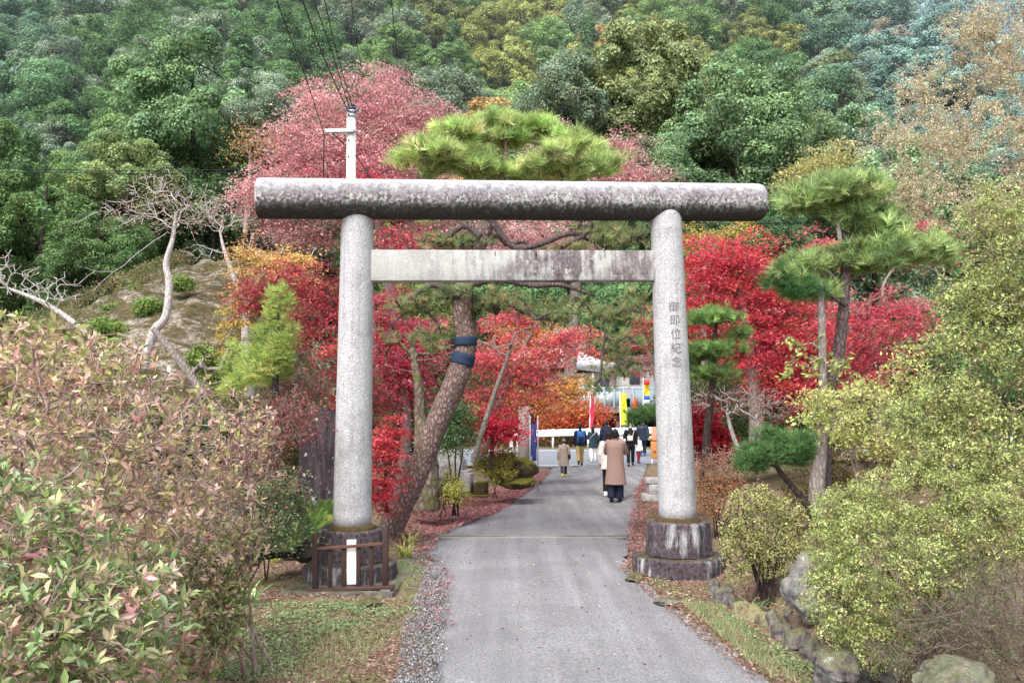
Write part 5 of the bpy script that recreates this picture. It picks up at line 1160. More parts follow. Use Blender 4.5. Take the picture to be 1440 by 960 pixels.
shrub('wispy_shrub', 'leafless grey-brown wispy shrub in the lower right corner', [3.2, 5.2, .1], [E(1370, 860, 90, 60, 5.3, .5), E(1300, 880, 50, 40, 5.4, .4), E(1420, 920, 60, 50, 5.1, .4), E(1400, 810, 60, 50, 5.5, .4), E(1250, 925, 40, 30, 5.4, .3)], 1700,
      dict(mode='twig', n=5, spread=.05, size=.02, tmpl=T_rhomb(.35), pal=[('#5f6840', 3), ('#7d7858', 2), ('#5b7840', 3), ('#847060', 1)], mat=LM), M_btan, 94, stems=10, r0=.01, rt=.0016, step=.08, wig=.35, shell=.2)
shrub('brown_hedge', 'brownish olive loose hedge behind the slim tree at right', [5.2, 13, .3], [E(1215, 650, 80, 45, 12.6), E(1130, 690, 40, 50, 12.8), E(1290, 650, 60, 50, 12.4), E(1180, 700, 60, 40, 12.4)], 700,
      dict(mode='clump', n=26, spread=.10, size=.035, tmpl=RH, pal=[('#6f6a34', 4), ('#857840', 3), ('#59562c', 3), ('#9a7a50', 1)], mat=LM), M_bdark, 95, stems=8, r0=.02, rt=.004, shell=.5)
shrub('orange_shrub', 'low orange brown leafy shrub at the foot of the right gate post', [2.9, 12.2, .2], [E(995, 705, 26, 24, 12), E(1015, 680, 30, 18, 12.2)], 150,
      dict(mode='layer', n=22, spread=.08, size=.035, tmpl=RH, pal=[('#b87a58', 3), ('#c89468', 2), ('#8a9048', 1.5), ('#a05a48', 1)], mat=LM), M_bdark, 96, stems=5, r0=.01, rt=.003)
# yellow-green twigs of a slender tree hanging in from the right
shrub('slender_shrub', 'sparse yellow-green branches reaching left below the right pine', [3.9, 9.3, .2], [E(1215, 560, 70, 30, 9), E(1180, 600, 50, 24, 9), E(1240, 620, 60, 30, 9), E(1140, 560, 34, 20, 9), E(1280, 520, 40, 40, 9)], 480,
      dict(mode='twig', n=10, spread=.09, size=.042, tmpl=L5w, pal=[('#b8c064', 4), ('#a0aa50', 3), ('#d0cc80', 2)], mat=LM, flat=.8), M_btwig, 97, stems=6, r0=.02, rt=.0028, wig=.25)
# the big tree with withering leaves at the upper right
tree('withering_tree', 'tall fine-branched tree with sparse pinkish brown leaves at upper right', 'tree', [at(1540, 760, 14), at(1530, 560, 14), at(1500, 380, 14), at(1475, 240, 14), at(1450, 90, 14)], [.16, .14, .11, .08, .04],
     [E(1400, 90, 90, 110, 14), E(1340, 200, 100, 80, 14), E(1400, 300, 110, 60, 13.8), E(1280, 270, 70, 50, 14.1), E(1260, 190, 60, 50, 14.1, w=.7), E(1240, 300, 55, 50, 14.3, w=.9), E(1290, 130, 50, 60, 14.3, w=.8), E(1450, 190, 80, 100, 13.7), E(1370, 40, 60, 60, 14), E(1290, 340, 50, 30, 14.1, w=.5)], 2000,
     dict(mode='twig', n=24, spread=.16, size=.038, tmpl=RH, pal=[('#c4b698', 4), ('#d2c8a8', 3), ('#b4a488', 2), ('#bcbc84', 3)], mat=LM, clw=.5, flat=.6), M_btwig, seed=98, shell=.15, step=.22, wig=.28, rt=.0042, ksides=5, power=.55)
# dark undergrowth that closes the wood behind the gardens
rng = np.random.default_rng(77)
def undergrowth(name, label, ells, nt, pal, size, seed, n=120, sp=.35):
    rng = np.random.default_rng(seed); tg, _, _ = samp_ells(ells, nt, rng, .3); rt_ = None
    o = foliage(name, tg, 'clump', n, sp, size, RH, pal, LM, None, seed=seed); return tag(o, label, 'undergrowth', kind='stuff')
DG = [('#33482a', 4), ('#465e34', 3), ('#5d6a38', 1.5), ('#6a4a3a', .8)]
undergrowth('undergrowth', 'dark green undergrowth behind the maples left of the gate', [E(480, 620, 90, 60, 19, 1), E(570, 620, 50, 60, 20, 1), E(380, 620, 100, 60, 17, 1), E(250, 620, 120, 60, 16, 1), E(560, 560, 60, 60, 23, 1)], 260, DG, .08, 101)
undergrowth('undergrowth', 'dark green undergrowth behind the maples right of the gate', [E(1060, 620, 100, 40, 21, 1), E(1200, 600, 120, 50, 23, 1), E(1350, 560, 120, 70, 20, 1), E(1020, 560, 50, 60, 24, 1)], 300, DG, .08, 102)
undergrowth('underbrush', 'mixed dark brush on the far bank behind the guardrail', [E(650, 600, 90, 30, 50, 2), E(760, 605, 60, 20, 50, 2), E(1000, 560, 80, 50, 48, 2), E(600, 540, 60, 50, 50, 2), E(700, 540, 60, 50, 52, 2)], 200, [('#4a5634', 3), ('#6a6a40', 2), ('#7a5a48', 1)], .16, 103, 120, .8)

# small plants
for i, (px, py, n, L_, w_, pal, nm, lb) in enumerate([
    (385, 790, 22, .30, .018, [('#c8c840', 3), ('#a8b840', 2)], 'lily_clump', 'yellowing strap-leaved plant beside the leaf litter left of the plinth'),
    (352, 850, 45, .38, .02, [('#6d9a50', 3), ('#90b468', 2), ('#bccc8c', 1)], 'lily_clump', 'green arching strap-leaved clump beside the olive shrub'),
    (568, 785, 70, .36, .014, [('#b4b848', 3), ('#d0cc68', 2), ('#7d8a3c', 2)], 'sedge_clump', 'variegated yellow-green sedge clump right of the wooden barrier'),
    (1060, 862, 40, .26, .012, [('#587a44', 3), ('#6f9050', 2)], 'sedge_clump', 'dark green grassy clump below the rounded shrub'),
    (575, 765, 40, .3, .014, [('#a8b048', 3), ('#c4c060', 2)], 'sedge_clump', 'second sedge clump at the root of the leaning pine'),
    (1012, 845, 20, .22, .012, [('#98a850', 3), ('#7d9048', 2)], 'sedge_clump', 'thin yellow-green sedge clump beside the edging stones')]):
    strap_plant(nm, lb, 'plant', ground(px, py), n, L_, w_, pal, LMG, 110+i)
def fern(label, loc, n, L_, seed, pal=[('#8fa840', 3), ('#b0b850', 2), ('#5f8438', 2)]):
    rng = np.random.default_rng(seed); pos = []; xd = []; nd = []; 
    a = rng.uniform(0, 2*PI, n); el = rng.uniform(.3, 1.1, n)
    xd = np.c_[np.cos(a)*np.cos(el), np.sin(a)*np.cos(el), np.sin(el)]; nd = np.c_[-np.cos(a)*np.sin(el), -np.sin(a)*np.sin(el), np.cos(el)]
    V, P, m = place(T_spray(14, .2), np.tile(loc, (n, 1)), xd, nd, L_*rng.uniform(.7, 1.1, n))
    tag(mesh_np('fern', V, [P], LM, col=np.repeat(pal_cols(pal, n, rng, .15), m, 0), origin=np.asarray(loc)), label, 'fern')
fern('upright yellow-green fern against the left gate post', at(457, 738, 10.3), 12, .42, 121)
fern('green fern at the foot of the stone tablet', at(430, 752, 9.9), 14, .4, 122)
fern('small fern beside the dark rocks left of the plinth', at(405, 770, 9.7), 12, .28, 123)

# ================================================================ STONES
tab = at(449, 735, 11.4); tz = float(gz(tab[0], tab[1])); tb = empty('stone_tablet', [tab[0], tab[1], tz], 'dark upright memorial stone tablet with rounded top and pale lichen', 'stone tablet')
def tablet_mat():
    g = G('tablet_stone'); co = g.coord(); n = g.noise(g.map(co, (6, 6, .8)), 2.5, 7, .7); f = g.noise(co, 30, 5, .7); l = g.noise(co, 9, 4, .6)
    c = g.ramp(g.math('ADD', g.math('MULTIPLY', n, .7), g.math('MULTIPLY', f, .3)), [(.36, hexc('#1f1a1d')), (.64, hexc('#554c50'))])
    v = g.voro(g.map(co, (1, 1, .8)), 11); k = g.math('MULTIPLY', g.ramp(v, [(.16, .8), (.28, 0)]), g.ramp(l, [(.49, 0), (.56, .8)]))
    return g.bsdf(g.mix(k, c, hexc('#cfcdc6')), .9, g.bump(g.math('ADD', n, f), .7, .02), spec=.2)
w_, h_ = .27, float(at(0, 571, 11.4)[2])-tz
ol = [(-w_, 0)]+[(-w_*1.02, h_*.3), (-w_*1.0, h_*.72)]+[(-w_*math.cos(t)**.8 if math.cos(t) > 0 else 0, h_*.80+h_*.2*math.sin(t)) for t in np.linspace(.05, PI/2, 8)]
ol = ol+[(-x, z) for x, z in ol[::-1][1:]]
bm = bmesh.new(); vs = [bm.verts.new((x, -.09, z)) for x, z in ol]; f = bm.faces.new(vs); ex = bmesh.ops.extrude_face_region(bm, geom=[f])
for v in ex['geom']:
    if isinstance(v, bmesh.types.BMVert): v.co.y = .09
bmesh.ops.recalc_face_normals(bm, faces=bm.faces); bmesh.ops.bevel(bm, geom=[e for e in bm.edges], offset=.018, segments=2, affect='EDGES')
bmesh.ops.triangulate(bm, faces=bm.faces)
for _ in range(4): bmesh.ops.subdivide_edges(bm, edges=[e for e in bm.edges if e.calc_length() > .09], cuts=1); bmesh.ops.triangulate(bm, faces=bm.faces)
for v in bm.verts: v.co += Vector((0, 1, 0))*noise.noise(Vector((v.co.x*6, v.co.y*2, v.co.z*1.2)))*.035+Vector((1, 0, 0))*noise.noise(v.co*3.1)*.02
me = bpy.data.meshes.new('slab'); bm.to_mesh(me); bm.free(); me.materials.append(tablet_mat()); o = bpy.data.objects.new('slab', me); COL.objects.link(o); o.parent = tb
o = rock_mesh('base_stone', [0, .0, .02], (.42, .3, .14), M_rockd, 5, parent=None); o.parent = tb; o.location = (0, 0, 0.02)

edge = [(1008, 838, .10, .13, 0), (1018, 852, .12, .15, 0), (1034, 858, .08, .12, 0), (1046, 872, .14, .14, 1), (1064, 878, .12, .14, 1), (1080, 884, .12, .13, 1), (1093, 888, .11, .14, 0), (1104, 884, .08, .10, 0),
        (1104, 902, .13, .12, 0), (1126, 915, .17, .15, 0), (1150, 928, .13, .14, 0), (1172, 938, .12, .12, 0), (1200, 950, .16, .14, 0), (1232, 958, .14, .12, 0), (1025, 836, .09, .08, 0), (1068, 862, .08, .07, 0), (1112, 872, .07, .08, 0), (1262, 962, .12, .1, 0)]
names = ['first edging stone nearest the gate plinth', 'second edging stone from the gate plinth', 'narrow third edging stone from the plinth', 'yellow lichened edging stone fourth from the plinth', 'middle one of three yellowish edging stones', 'yellowish edging stone nearest the dark grey ones', 'upright dark grey edging stone next to the yellow ones', 'small grey stone on top of the edging row', 'rounded grey edging stone before the biggest one', 'biggest smooth grey edging stone in the row', 'edging stone half under the spirea shrub', 'flat edging stone under the spirea shrub', 'grey edging stone near the bottom of the frame', 'low edging stone at the bottom frame edge', 'knobbly stone perched at the start of the row', 'small stone behind the yellow edging stones', 'small stone below the boulder', 'last edging stone at lower right']
for i, (px, py, a_, b_, k_) in enumerate(edge):
    p = ground(px, py); D_ = p[1]; sx_ = a_*.78; o = rock_mesh('edging_stone', [p[0], p[1]+.08, float(gz(p[0], p[1]))+b_*.34], (sx_, a_*.8, b_*.85), [M_rock, M_rocky][k_], 200+i, rz=RNG.uniform(0, 3))
    tag(o, names[i], 'stone', 'edging stones along the right bed')
def rock(px, py, D_, sx_, sz_, mat, seed, label, name='rock', sy_=None, cat='rock', dz=0):
    p = at(px, py, D_); tag(rock_mesh(name, p, (sx_*D_/F, (sy_ or sx_)*D_/F, sz_*D_/F), mat, seed, sub=5), label, cat)
rock(1148, 830, 7.6, 42, 46, M_rockb, 221, 'large pale grey boulder half hidden by the spirea shrub', 'boulder')
rock(1185, 860, 7.0, 40, 50, M_rock, 222, 'darker boulder behind the pale one in the spirea shrub', 'boulder')
rock(1335, 955, 5.0, 55, 28, M_rock, 223, 'grey white-flecked rock in the lower right corner', 'rock')
rock(1180, 935, 5.9, 46, 30, M_rock, 224, 'brown grey rock at the bottom under the spirea shrub')
rock(725, 662, 19.4, 32, 20, M_rockm, 225, 'big mossy dark rock beside the lane')
rock(726, 678, 19.0, 26, 9, M_rockm, 226, 'low mossy stone ledge before the big mossy rock')
rock(395, 765, 10.3, 34, 22, M_rockd, 227, 'craggy dark rock left of the left plinth')
rock(430, 772, 10.5, 26, 18, M_rockd, 228, 'dark rock beneath the stone tablet')
rock(352, 775, 9.8, 24, 18, M_rockd, 229, 'dark rock partly hidden by the twiggy shrub')
rock(518, 846, 8.75, 20, 5, M_rockd, 230, 'flat stone in the grass before the barrier')
rock(938, 845, 8.8, 18, 5, M_rock, 231, 'flat grey stone in the soil below the right plinth')
rock(893, 812, 10.05, 13, 7, M_rockd, 232, 'mossy stone at the left foot of the right plinth')
tag(stone_bev([(A[0][0]-.6, 9.25), (A[0][0]+.62, 9.25), (A[0][0]+.66, 10.6), (A[0][0]-.62, 10.6)], -.05, .02, .012, 1, M_rock, 'paving_kerb', bpy.data.objects['ground']), None)
o = bpy.data.objects['paving_kerb']; o.parent = None; tag(o, 'low mossy stone kerb framing the left gate plinth', 'kerb')
# tree stump and stone steps
st_, _ = tree('tree_stump', 'thick pale mossy old trunk standing right of the leaning pine', 'tree trunk', [at(598, 716, 15.2), at(598, 690, 15.2), at(600, 660, 15.3), at(596, 625, 15.3), at(592, 590, 15.4), at(588, 540, 15.4), at(580, 490, 15.5)], [.27, .25, .22, .18, .12, .08, .06], [E(600, 480, 50, 40, 15.5), E(560, 500, 30, 30, 15.5)], 40, None, bark_mat('mossy_pale_bark', '#4a4038', '#8c7d72', 10, .6, .8, moss=.8), seed=131, lump=.12, trunk_k=20, step=.3, wig=.25)
tree('old_trunk', 'dark forked trunk standing behind the left gate post gap', 'tree trunk', [at(560, 700, 18), at(566, 620, 18), at(572, 560, 18), at(570, 500, 18)], [.2, .17, .14, .1], [E(600, 520, 40, 40, 18), E(545, 520, 30, 30, 18), E(620, 480, 30, 20, 18)], 40, None, M_bdark, seed=132, lump=.08, step=.35, wig=.2)
tree('slanting_trunk', 'grey slanting trunk with white boughs behind the leaning pine', 'tree trunk', [at(665, 650, 17), at(680, 600, 17), at(700, 540, 17), at(715, 500, 17)], [.06, .055, .045, .03], [E(745, 465, 34, 10, 17), E(700, 480, 40, 20, 17), E(610, 520, 20, 30, 17, w=.4)], 22, None, M_bgrey, seed=133, lump=.05, step=.3, wig=.2)
stp = ground(648, 700); sr = empty('stone_steps', stp, 'stacked pale granite blocks of a monument base beside the lane', 'stone base')
M_blk = rock_mat('pale_block', '#8d8b8c', '#d2cfcc', .1, '#6f7028', .5, 1.5)
Ds = stp[1]+.25
def blk(name, px, py, wx, hz_, dp, mat, dy=0):
    p = at(px, py, Ds+dy)-np.array(stp); m = MB(); m.box(p+[0, dp/2, 0], (wx*Ds/F, dp, hz_*Ds/F), rz=-.12, bev=.015); m.build(name, mat, sr)
for nm, px, py, wx, hh, dp, dy in (('step_block', 636, 690, 58, 20, 1.1, 0), ('step_block', 634, 672, 52, 20, .9, .1), ('step_block', 630, 655, 44, 16, .7, .25), ('step_block', 632, 640, 34, 16, .5, .4), ('step_block', 658, 678, 10, 24, .5, -.1)): blk(nm, px, py, wx, hh, dp, M_blk, dy)
blk('kerb_block', 645, 700, 84, 8, .5, M_rockm, -.25); blk('kerb_block', 676, 688, 16, 20, .6, M_rockm, -.1)
lp = ground(912, 706); lr = empty('lantern_base', lp, 'low pale stone base block half hidden left of the right post', 'stone base')
Dl = lp[1]
for nm, px, py, wx, hh in (('base_block', 920, 700, 30, 10), ('base_block', 924, 688, 22, 14), ('cap_block', 935, 676, 50, 8)):
    m = MB(); m.box(at(px, py, Dl)-np.array(lp)+[0, .2, 0], (wx*Dl/F, .35, hh*Dl/F), bev=.015); m.build(nm, M_blk, lr)

# ================================================================ ROADSIDE FURNITURE
gr = empty('guardrail', (5, CR1+.5, .4), 'long white steel guardrail on the far side of the road', 'guardrail')
gy = CR1+.55
def gp(px, py): p = at(px, py, gy); return p
pA, pB = at(560, 614, gy), at(1010, 603, gy)
prof = [(-.02, -.18), (.03, -.14), (.03, -.08), (-.03, -.04), (-.03, .04), (.03, .08), (.03, .14), (-.02, .18)]
V = []; n = 20
for i in range(n):
    c = pA+(pB-pA)*i/(n-1)
    for dy, dz in prof: V.append(c+[0, -dy, dz])
    for dy, dz in prof[::-1]: V.append(c+[0, -dy+.02, dz])
k = 2*len(prof); q = [[i*k+j, i*k+(j+1) % k, (i+1)*k+(j+1) % k, (i+1)*k+j] for i in range(n-1) for j in range(k)]
M_gr = plain('white_rail_paint', '#f0f2f5', .5, var=.05, scale=3)
mesh_np('rail', V, [np.array(q)], M_gr, gr)
for i in range(9):
    c = pA+(pB-pA)*(i+.35)/9; z0 = float(gz(c[0], c[1]))
    m = MB(); m.tube([[c[0], c[1]+.12, z0-.1], [c[0], c[1]+.12, c[2]+.2]], .057, 12); m.build('guardrail_post', M_gr, gr, origin=np.array(gr.location))
# second, lower rail right of the walkers
g2 = empty('guardrail', (6.5, 42.9, .4), 'short second white rail lower behind the walkers on the right', 'guardrail')
m = MB(); a_, b_ = at(872, 616, 42.6), at(1000, 612, 42.6); m.tube([a_+(b_-a_)*t for t in np.linspace(0, 1, 8)], .06, 10); m.build('rail', M_gr, g2, origin=np.array(g2.location))
for t in (.05, .5, .95):
    c = a_+(b_-a_)*t; m = MB(); m.tube([[c[0], c[1], float(gz(c[0], c[1]))-.05], c], .04, 10); m.build('guardrail_post', M_gr, g2, origin=np.array(g2.location))
# concrete pole by the lane with the blue sign
pp = at(737, 660, 23); pp[2] = gz(pp[0], pp[1]); pr = empty('roadside_pole', pp, 'short grey concrete pole beside the mossy rock', 'pole')
m = MB(); m.tube([[0, 0, -.1], [0, 0, 2.2]], [.17, .15], 20); m.build('shaft', M_concd, pr, smooth=True)
bs = at(751, 622, 22.4); bz = float(gz(bs[0], bs[1])); br = empty('blue_sign', [bs[0], bs[1], bz], 'narrow upright blue sign panel next to the concrete pole', 'sign')
m = MB(); m.box((0, 0, bs[2]-bz), (.13, .04, .95), bev=.01); m.build('panel', plain('blue_enamel', '#3a4a88', .6, var=.3, scale=9), br)
for s_ in (-1, 1): m = MB(); m.tube([[s_*.1, .03, -.05], [s_*.1, .03, bs[2]-bz+.7]], .018, 8); m.build('sign_post', M_steel, br)
p = at(719, 650, 22.6); p[2] = gz(p[0], p[1]); m = MB(); m.tube([p, p+[0, 0, 1.5]], .045, 10); wp = m.build('marker_post', M_whitep, None, smooth=True, origin=p); tag(wp, 'thin white post left of the concrete pole', 'post')

# utility pole + cables
D = 20
up = at(494, 640, D); up[2] = float(gz(up[0], up[1]))-.1; ur = empty('utility_pole', up, 'slender pale concrete utility pole rising above the beam', 'utility pole')
top = at(494, 153, D)-up
m = MB(); m.tube([[0, 0, 0], [top[0], top[1], top[2]]], [.15, .105], 24); m.build('shaft', plain('pale_concrete', '#d8d4ce', .8, var=.06, scale=3), ur, smooth=True)
m = MB(); m.tube([top+[0, 0, -.06], top+[0, 0, .03]], .125, 20); m.tube([top+[0, 0, .03], top+[0, 0, .09]], .10, 16); m.build('pole_cap', plain('dark_metal', '#4c4c50', .5, metal=.4), ur, smooth=True)
m = MB(); a_ = at(455, 189, D)-up; b_ = at(503, 185, D)-up; m.box((a_+b_)/2+[0, -.14, 0], (np.linalg.norm(b_-a_)*.83, .075, .09), ry=-.02, bev=.008); ca = m.build('crossarm', M_steel, ur); 
for pyc in (186, 164, 158):
    m = MB(); c = at(494.5, pyc, D)-up; m.tube([c+[0, 0, -.03], c+[0, 0, .03]], .125, 20); m.build('clamp_band', M_steel, ur, smooth=True)
for s_ in (-1, 1): m = MB(); c = at(494.5, 186, D)-up; m.tube([c+[s_*.16, -.02, 0], c+[s_*.24, -.02, 0]], .03, 8); m.build('bolt', M_steel, ca)
for pyc in (164, 200, 223): m = MB(); c = at(492, pyc, D)-up; m.tube([c+[0, -.13, 0], c+[0, -.16, 0]], .022, 8); m.build('step_hole', MT['black'], ur)
for (a0, b0, r) in (((494, 158), (484, 152), .03), ((498, 158), (505, 152), .03)): m = MB(); m.tube([at(*a0, D-.1)-up, at(*b0, D-.1)-up], r, 8); m.build('insulator', plain('porcelain', '#6a6a72', .3), ur)
def cable(label, pts, r=.016, group='cables of the utility pole'):
    P = spline([at(*p) for p in pts], 40); m = MB(); m.tube(P, r, 5); o = m.build('power_cable', M_cable, None, origin=P[0]); tag(o, label, 'cable', group)
cable('thick cable from the pole top up to the upper left corner of the beam sky', [(489, 156, D), (455, 80, 17), (425, 0, 12), (402, -60, 9)], .013)
cable('cable rising from the pole top just right of the thickest one', [(492, 154, D), (462, 60, 17), (434, -20, 12)], .010)
cable('third cable from the pole top toward the top of the picture', [(496, 153, D), (470, 60, 17), (452, -20, 12)], .009)
cable('cable passing high right of the utility pole', [(512, 110, 40), (500, 50, 24), (492, -20, 16)], .011)
cable('rightmost thin vertical cable crossing the green hillside', [(561, 112, 40), (555, 50, 26), (549, -20, 18)], .012)
cable('leftmost cable running down beside the crossarm', [(385, -10, 12), (430, 110, 18), (456, 190, D)], .010)
cable('thin drop cable hanging from the crossarm end to the beam', [(456, 189, D), (455, 225, D), (454, 300, D)], .014)
cable('cable curving from crossarm down right across the pink maple', [(458, 178, D), (475, 195, D), (505, 225, D), (530, 270, D)], .016)
for i, (a0, b0, lb) in enumerate([((-20, 237), (372, 238), 'upper thin horizontal cable crossing the dark trees at left'), ((-20, 241), (372, 243), 'lower thin horizontal cable crossing the dark trees at left')]): cable(lb, [(*a0, 30), ((a0[0]+b0[0])/2, a0[1]+3, 30), (*b0, 30)], .014, 'horizontal cables')
for i, (y0, y1) in enumerate(((312, 306), (340, 328), (345, 338), (352, 345), (360, 352), (372, 356))): cable(['topmost', 'second', 'third', 'fourth', 'fifth', 'lowest'][i]+' cable of the bundle passing behind the left post below the beam', [(350, y0, 28), (430, (y0+y1)/2+4, 28), (560, y1, 28)], .02, 'cable bundle behind the left post')
for i, (y0, y1) in enumerate(((311, 314), (332, 336))): cable(['upper', 'lower'][i]+' cable running right from behind the right post top', [(900, y0, 32), (1010, y0+3, 32), (1130, y1, 32)], .02, 'cables behind the right post')

# ================================================================ BRIDGE, HOUSES, BANNERS
D = 56
br_ = empty('bridge', at(860, 600, D), 'grey concrete bridge deck with pale blue railing beyond the guardrail', 'bridge')
def bb(name, x0, y0, x1, y1, Dd, dep, mat, par, rz=0, bev=.03):
    a_, b_ = at(x0, y0, Dd), at(x1, y1, Dd); c = (a_+b_)/2-np.array(par.location); m = MB(); m.box(c+[0, dep/2, 0], (abs(b_[0]-a_[0]), dep, abs(b_[2]-a_[2])), rz=rz, bev=bev); return m.build(name, mat, par)
bb('deck', 790, 572, 960, 580, D, 7, M_concd, br_); bb('girder', 830, 580, 960, 588, D+.6, 5, plain('girder_concrete', '#5d5852', .9), br_)  # girder concrete coloured darker than the deck
bb('pier', 866, 588, 884, 640, D+1, 3, M_concd, br_); bb('abutment', 828, 582, 846, 640, D+1, 4, plain('stained_concrete', '#7d7264', .9, var=.3), br_)
M_rail = plain('pale_blue_rail', '#a8c0c8', .5); M_glass = plain('pale_panel', '#c4d0d4', .4, var=.08)
bb('rail_panel', 795, 550, 872, 571, D-.1, .05, M_glass, br_, bev=0); bb('rail_panel', 886, 548, 950, 573, D-.25, .05, plain('mesh_panel', '#8fa0a8', .6, var=.1), br_, bev=0)
bb('handrail', 792, 544, 955, 547, D-.2, .12, M_rail, br_)
for i in range(12): x = 795+i*13.5; bb('baluster', x, 546, x+2.2, 573, D-.3, .1, M_rail, br_, bev=.01)
hb = empty('white_canopy_house', at(790, 600, 64), 'white curved canopy roof house beyond the bridge', 'building')
M_roofw = plain('white_membrane', '#e6eaf0', .8, var=.01, scale=1)
def wedge(name, pts, Dd, dep, mat, par):
    P = np.array([at(x, y, Dd) for x, y in pts])-np.array(par.location); n = len(P); V = np.vstack([P, P+[0, dep, 0]])
    q = [[i, (i+1) % n, n+(i+1) % n, n+i] for i in range(n)]; return mesh_np(name, V, [np.array(q), np.array([list(range(n-1, -1, -1)), list(range(n, 2*n))])], mat, par, origin=np.zeros(3))
wedge('roof', [(735, 500), (752, 488), (800, 488), (850, 508), (878, 512), (878, 519), (840, 522), (800, 516), (735, 514)], 63, 5, M_roofw, hb)
bb('wall', 770, 524, 872, 590, 64, 4, plain('cream_wall', '#c2bab0', .85, var=.12), hb)
for i, x in enumerate((778, 800, 822, 844)): w = bb('window', x, 530, x+13, 546, 63.95, .1, plain('dark_window', '#4a5560', .15, spec=.6), hb); 
bb('column', 832, 524, 836, 575, 63.3, .3, M_whitep, hb); bb('column', 868, 520, 872, 575, 63.3, .3, M_whitep, hb)
h2 = empty('concrete_building', at(850, 600, 72), 'beige concrete building behind the white canopy', 'building')
bb('wall', 760, 468, 990, 600, 72, 6, plain('beige_wall', '#b3a698', .9, var=.15, scale=1.0), h2); bb('parapet', 755, 462, 992, 471, 71.7, 6.4, M_conc, h2)
for i in range(8): x = 772+i*26; bb('window', x, 480, x+15, 500, 71.9, .2, plain('dim_window', '#55606a', .2, spec=.6), h2)
h3 = empty('roofed_house', at(885, 580, 60), 'small house with grey tiled roof glimpsed left of the right post', 'building')
wedge('roof', [(868, 512), (880, 500), (960, 500), (968, 512)], 60, 4, plain('grey_tile', '#8a9098', .5, var=.2, scale=6), h3); bb('wall', 874, 512, 962, 560, 60.4, 3.4, plain('white_wall', '#c8c6c2', .85), h3); bb('window', 885, 520, 900, 540, 60.3, .1, plain('house_window', '#3f4a55', .15, spec=.6), h3)
def banner(name, label, px, py0, py1, D_, w, col, lean=0, extra=None):
    b0 = at(px-w*.5, 640, D_); b0[2] = float(gz(b0[0], b0[1])); r = empty(name, b0, label, 'banner', 'roadside banners')
    t = at(px-w*.5+lean, py0-3, D_)-b0; m = MB(); m.tube([[0, 0, -.05], t], .022, 8); m.build('banner_pole', M_whitep, r)
    n = 9; k = 5; V = []; 
    for i in range(n):
        py = py0+(py1-py0)*i/(n-1); ln = lean*(1-i/(n-1))
        for j in range(k): V.append(at(px-w/2+w*j/(k-1)+ln, py, D_+.08*math.sin(i*1.1+j*1.3))-b0)
    q = [[i*k+j, i*k+j+1, (i+1)*k+j+1, (i+1)*k+j] for i in range(n-1) for j in range(k-1)]
    mesh_np('cloth', V, [np.array(q)], col, r, origin=np.zeros(3)); return r, b0
Mb = lambda n_, c: plain(n_, c, .7, var=.08)
banner('banner', 'crimson red upright banner standing behind the walkers', 831, 555, 602, 41.5, 5, Mb('crimson_cloth', '#e03060'), 2)
yb, yb0 = banner('banner', 'yellow-green upright banner with faint dark marks behind the walkers', 878, 553, 597, 41.5, 9, Mb('lime_cloth', '#d8e83c'), -2)
rng = np.random.default_rng(3)
for i in range(5):
    m = MB()
    for q_ in range(3): c = at(878+rng.uniform(-1.5, 1.5)-2*(1-i/4), 562+i*6.5+q_*1.4, 41.35)-yb0; m.box(c, (rng.uniform(.06, .13), .005, .02), ry=rng.uniform(-.6, .6))
    m.build('banner_marking', Mb('olive_ink', '#7d8a2c'), yb)
fl, fl0 = banner('banner', 'multicoloured upright banner beside the right gate post', 909, 535, 566, 41, 8, Mb('yellow_cloth', '#e8c830'), 0)
for y0, y1, c in ((534, 541, '#d83838'), (556, 562, '#2c60c8'), (562, 567, '#e8e8f0')): bb('stripe', 905, y0, 913.5, y1, 40.8, .02, Mb('stripe_'+c[1:], c), fl, bev=0)
for px, py, D_, hh, lb in ((893, 566, 55.6, 26, 'small orange traffic cone on the bridge deck'),):
    c = at(px, py+7, D_); r = empty('traffic_cone', c, lb, 'traffic cone'); m = MB(); m.tube([[0, 0, 0], [0, 0, .75]], [.2, .04], 16); m.build('cone_body', Mb('orange_plastic', '#e86030'), r, smooth=True); m = MB(); m.box((0, 0, 0), (.45, .45, .05), bev=.01); m.build('cone_base', Mb('orange_base', '#c84c28'), r)
o0 = ground(921, 652); r = empty('standing_sign', o0, 'orange and white standing sign board at the end of the lane', 'sign'); Dd = o0[1]
bb('sign_panel', 915, 620, 929, 645, Dd, .05, Mb('orange_board', '#c88a50'), r); bb('sign_header', 916, 600, 928, 619, Dd-.02, .05, Mb('salmon_board', '#e8a080'), r); bb('sign_leg', 916, 645, 918, 652, Dd, .04, M_whitep, r); bb('sign_leg', 926, 645, 928, 652, Dd, .04, M_whitep, r)
# drain grate across the lane
y0 = flat0(760, 756)[1]; xa, xb = float(xl(y0)), float(xr(y0)); dr = empty('drain_grate', (0, y0, 0), 'narrow steel drain grating crossing the lane just past the gate', 'drain')
m = MB(); 
for s_ in (-1, 1): m.box(((xa+xb)/2, s_*.09, .008), (xb-xa, .02, .055))
m.build('frame', M_concd, dr)
m = MB(); nb = int((xb-xa)/.045)
for i in range(nb): m.box((xa+(i+.5)*(xb-xa)/nb, 0, .026), (.014, .16, .016))
m.build('grating', plain('grate_steel', '#77757a', .6, metal=.2), dr)
m = MB(); m.box(((xa+xb)/2, 0, -.003), (xb-xa, .17, .05)); m.build('trough', MT['black'], dr)

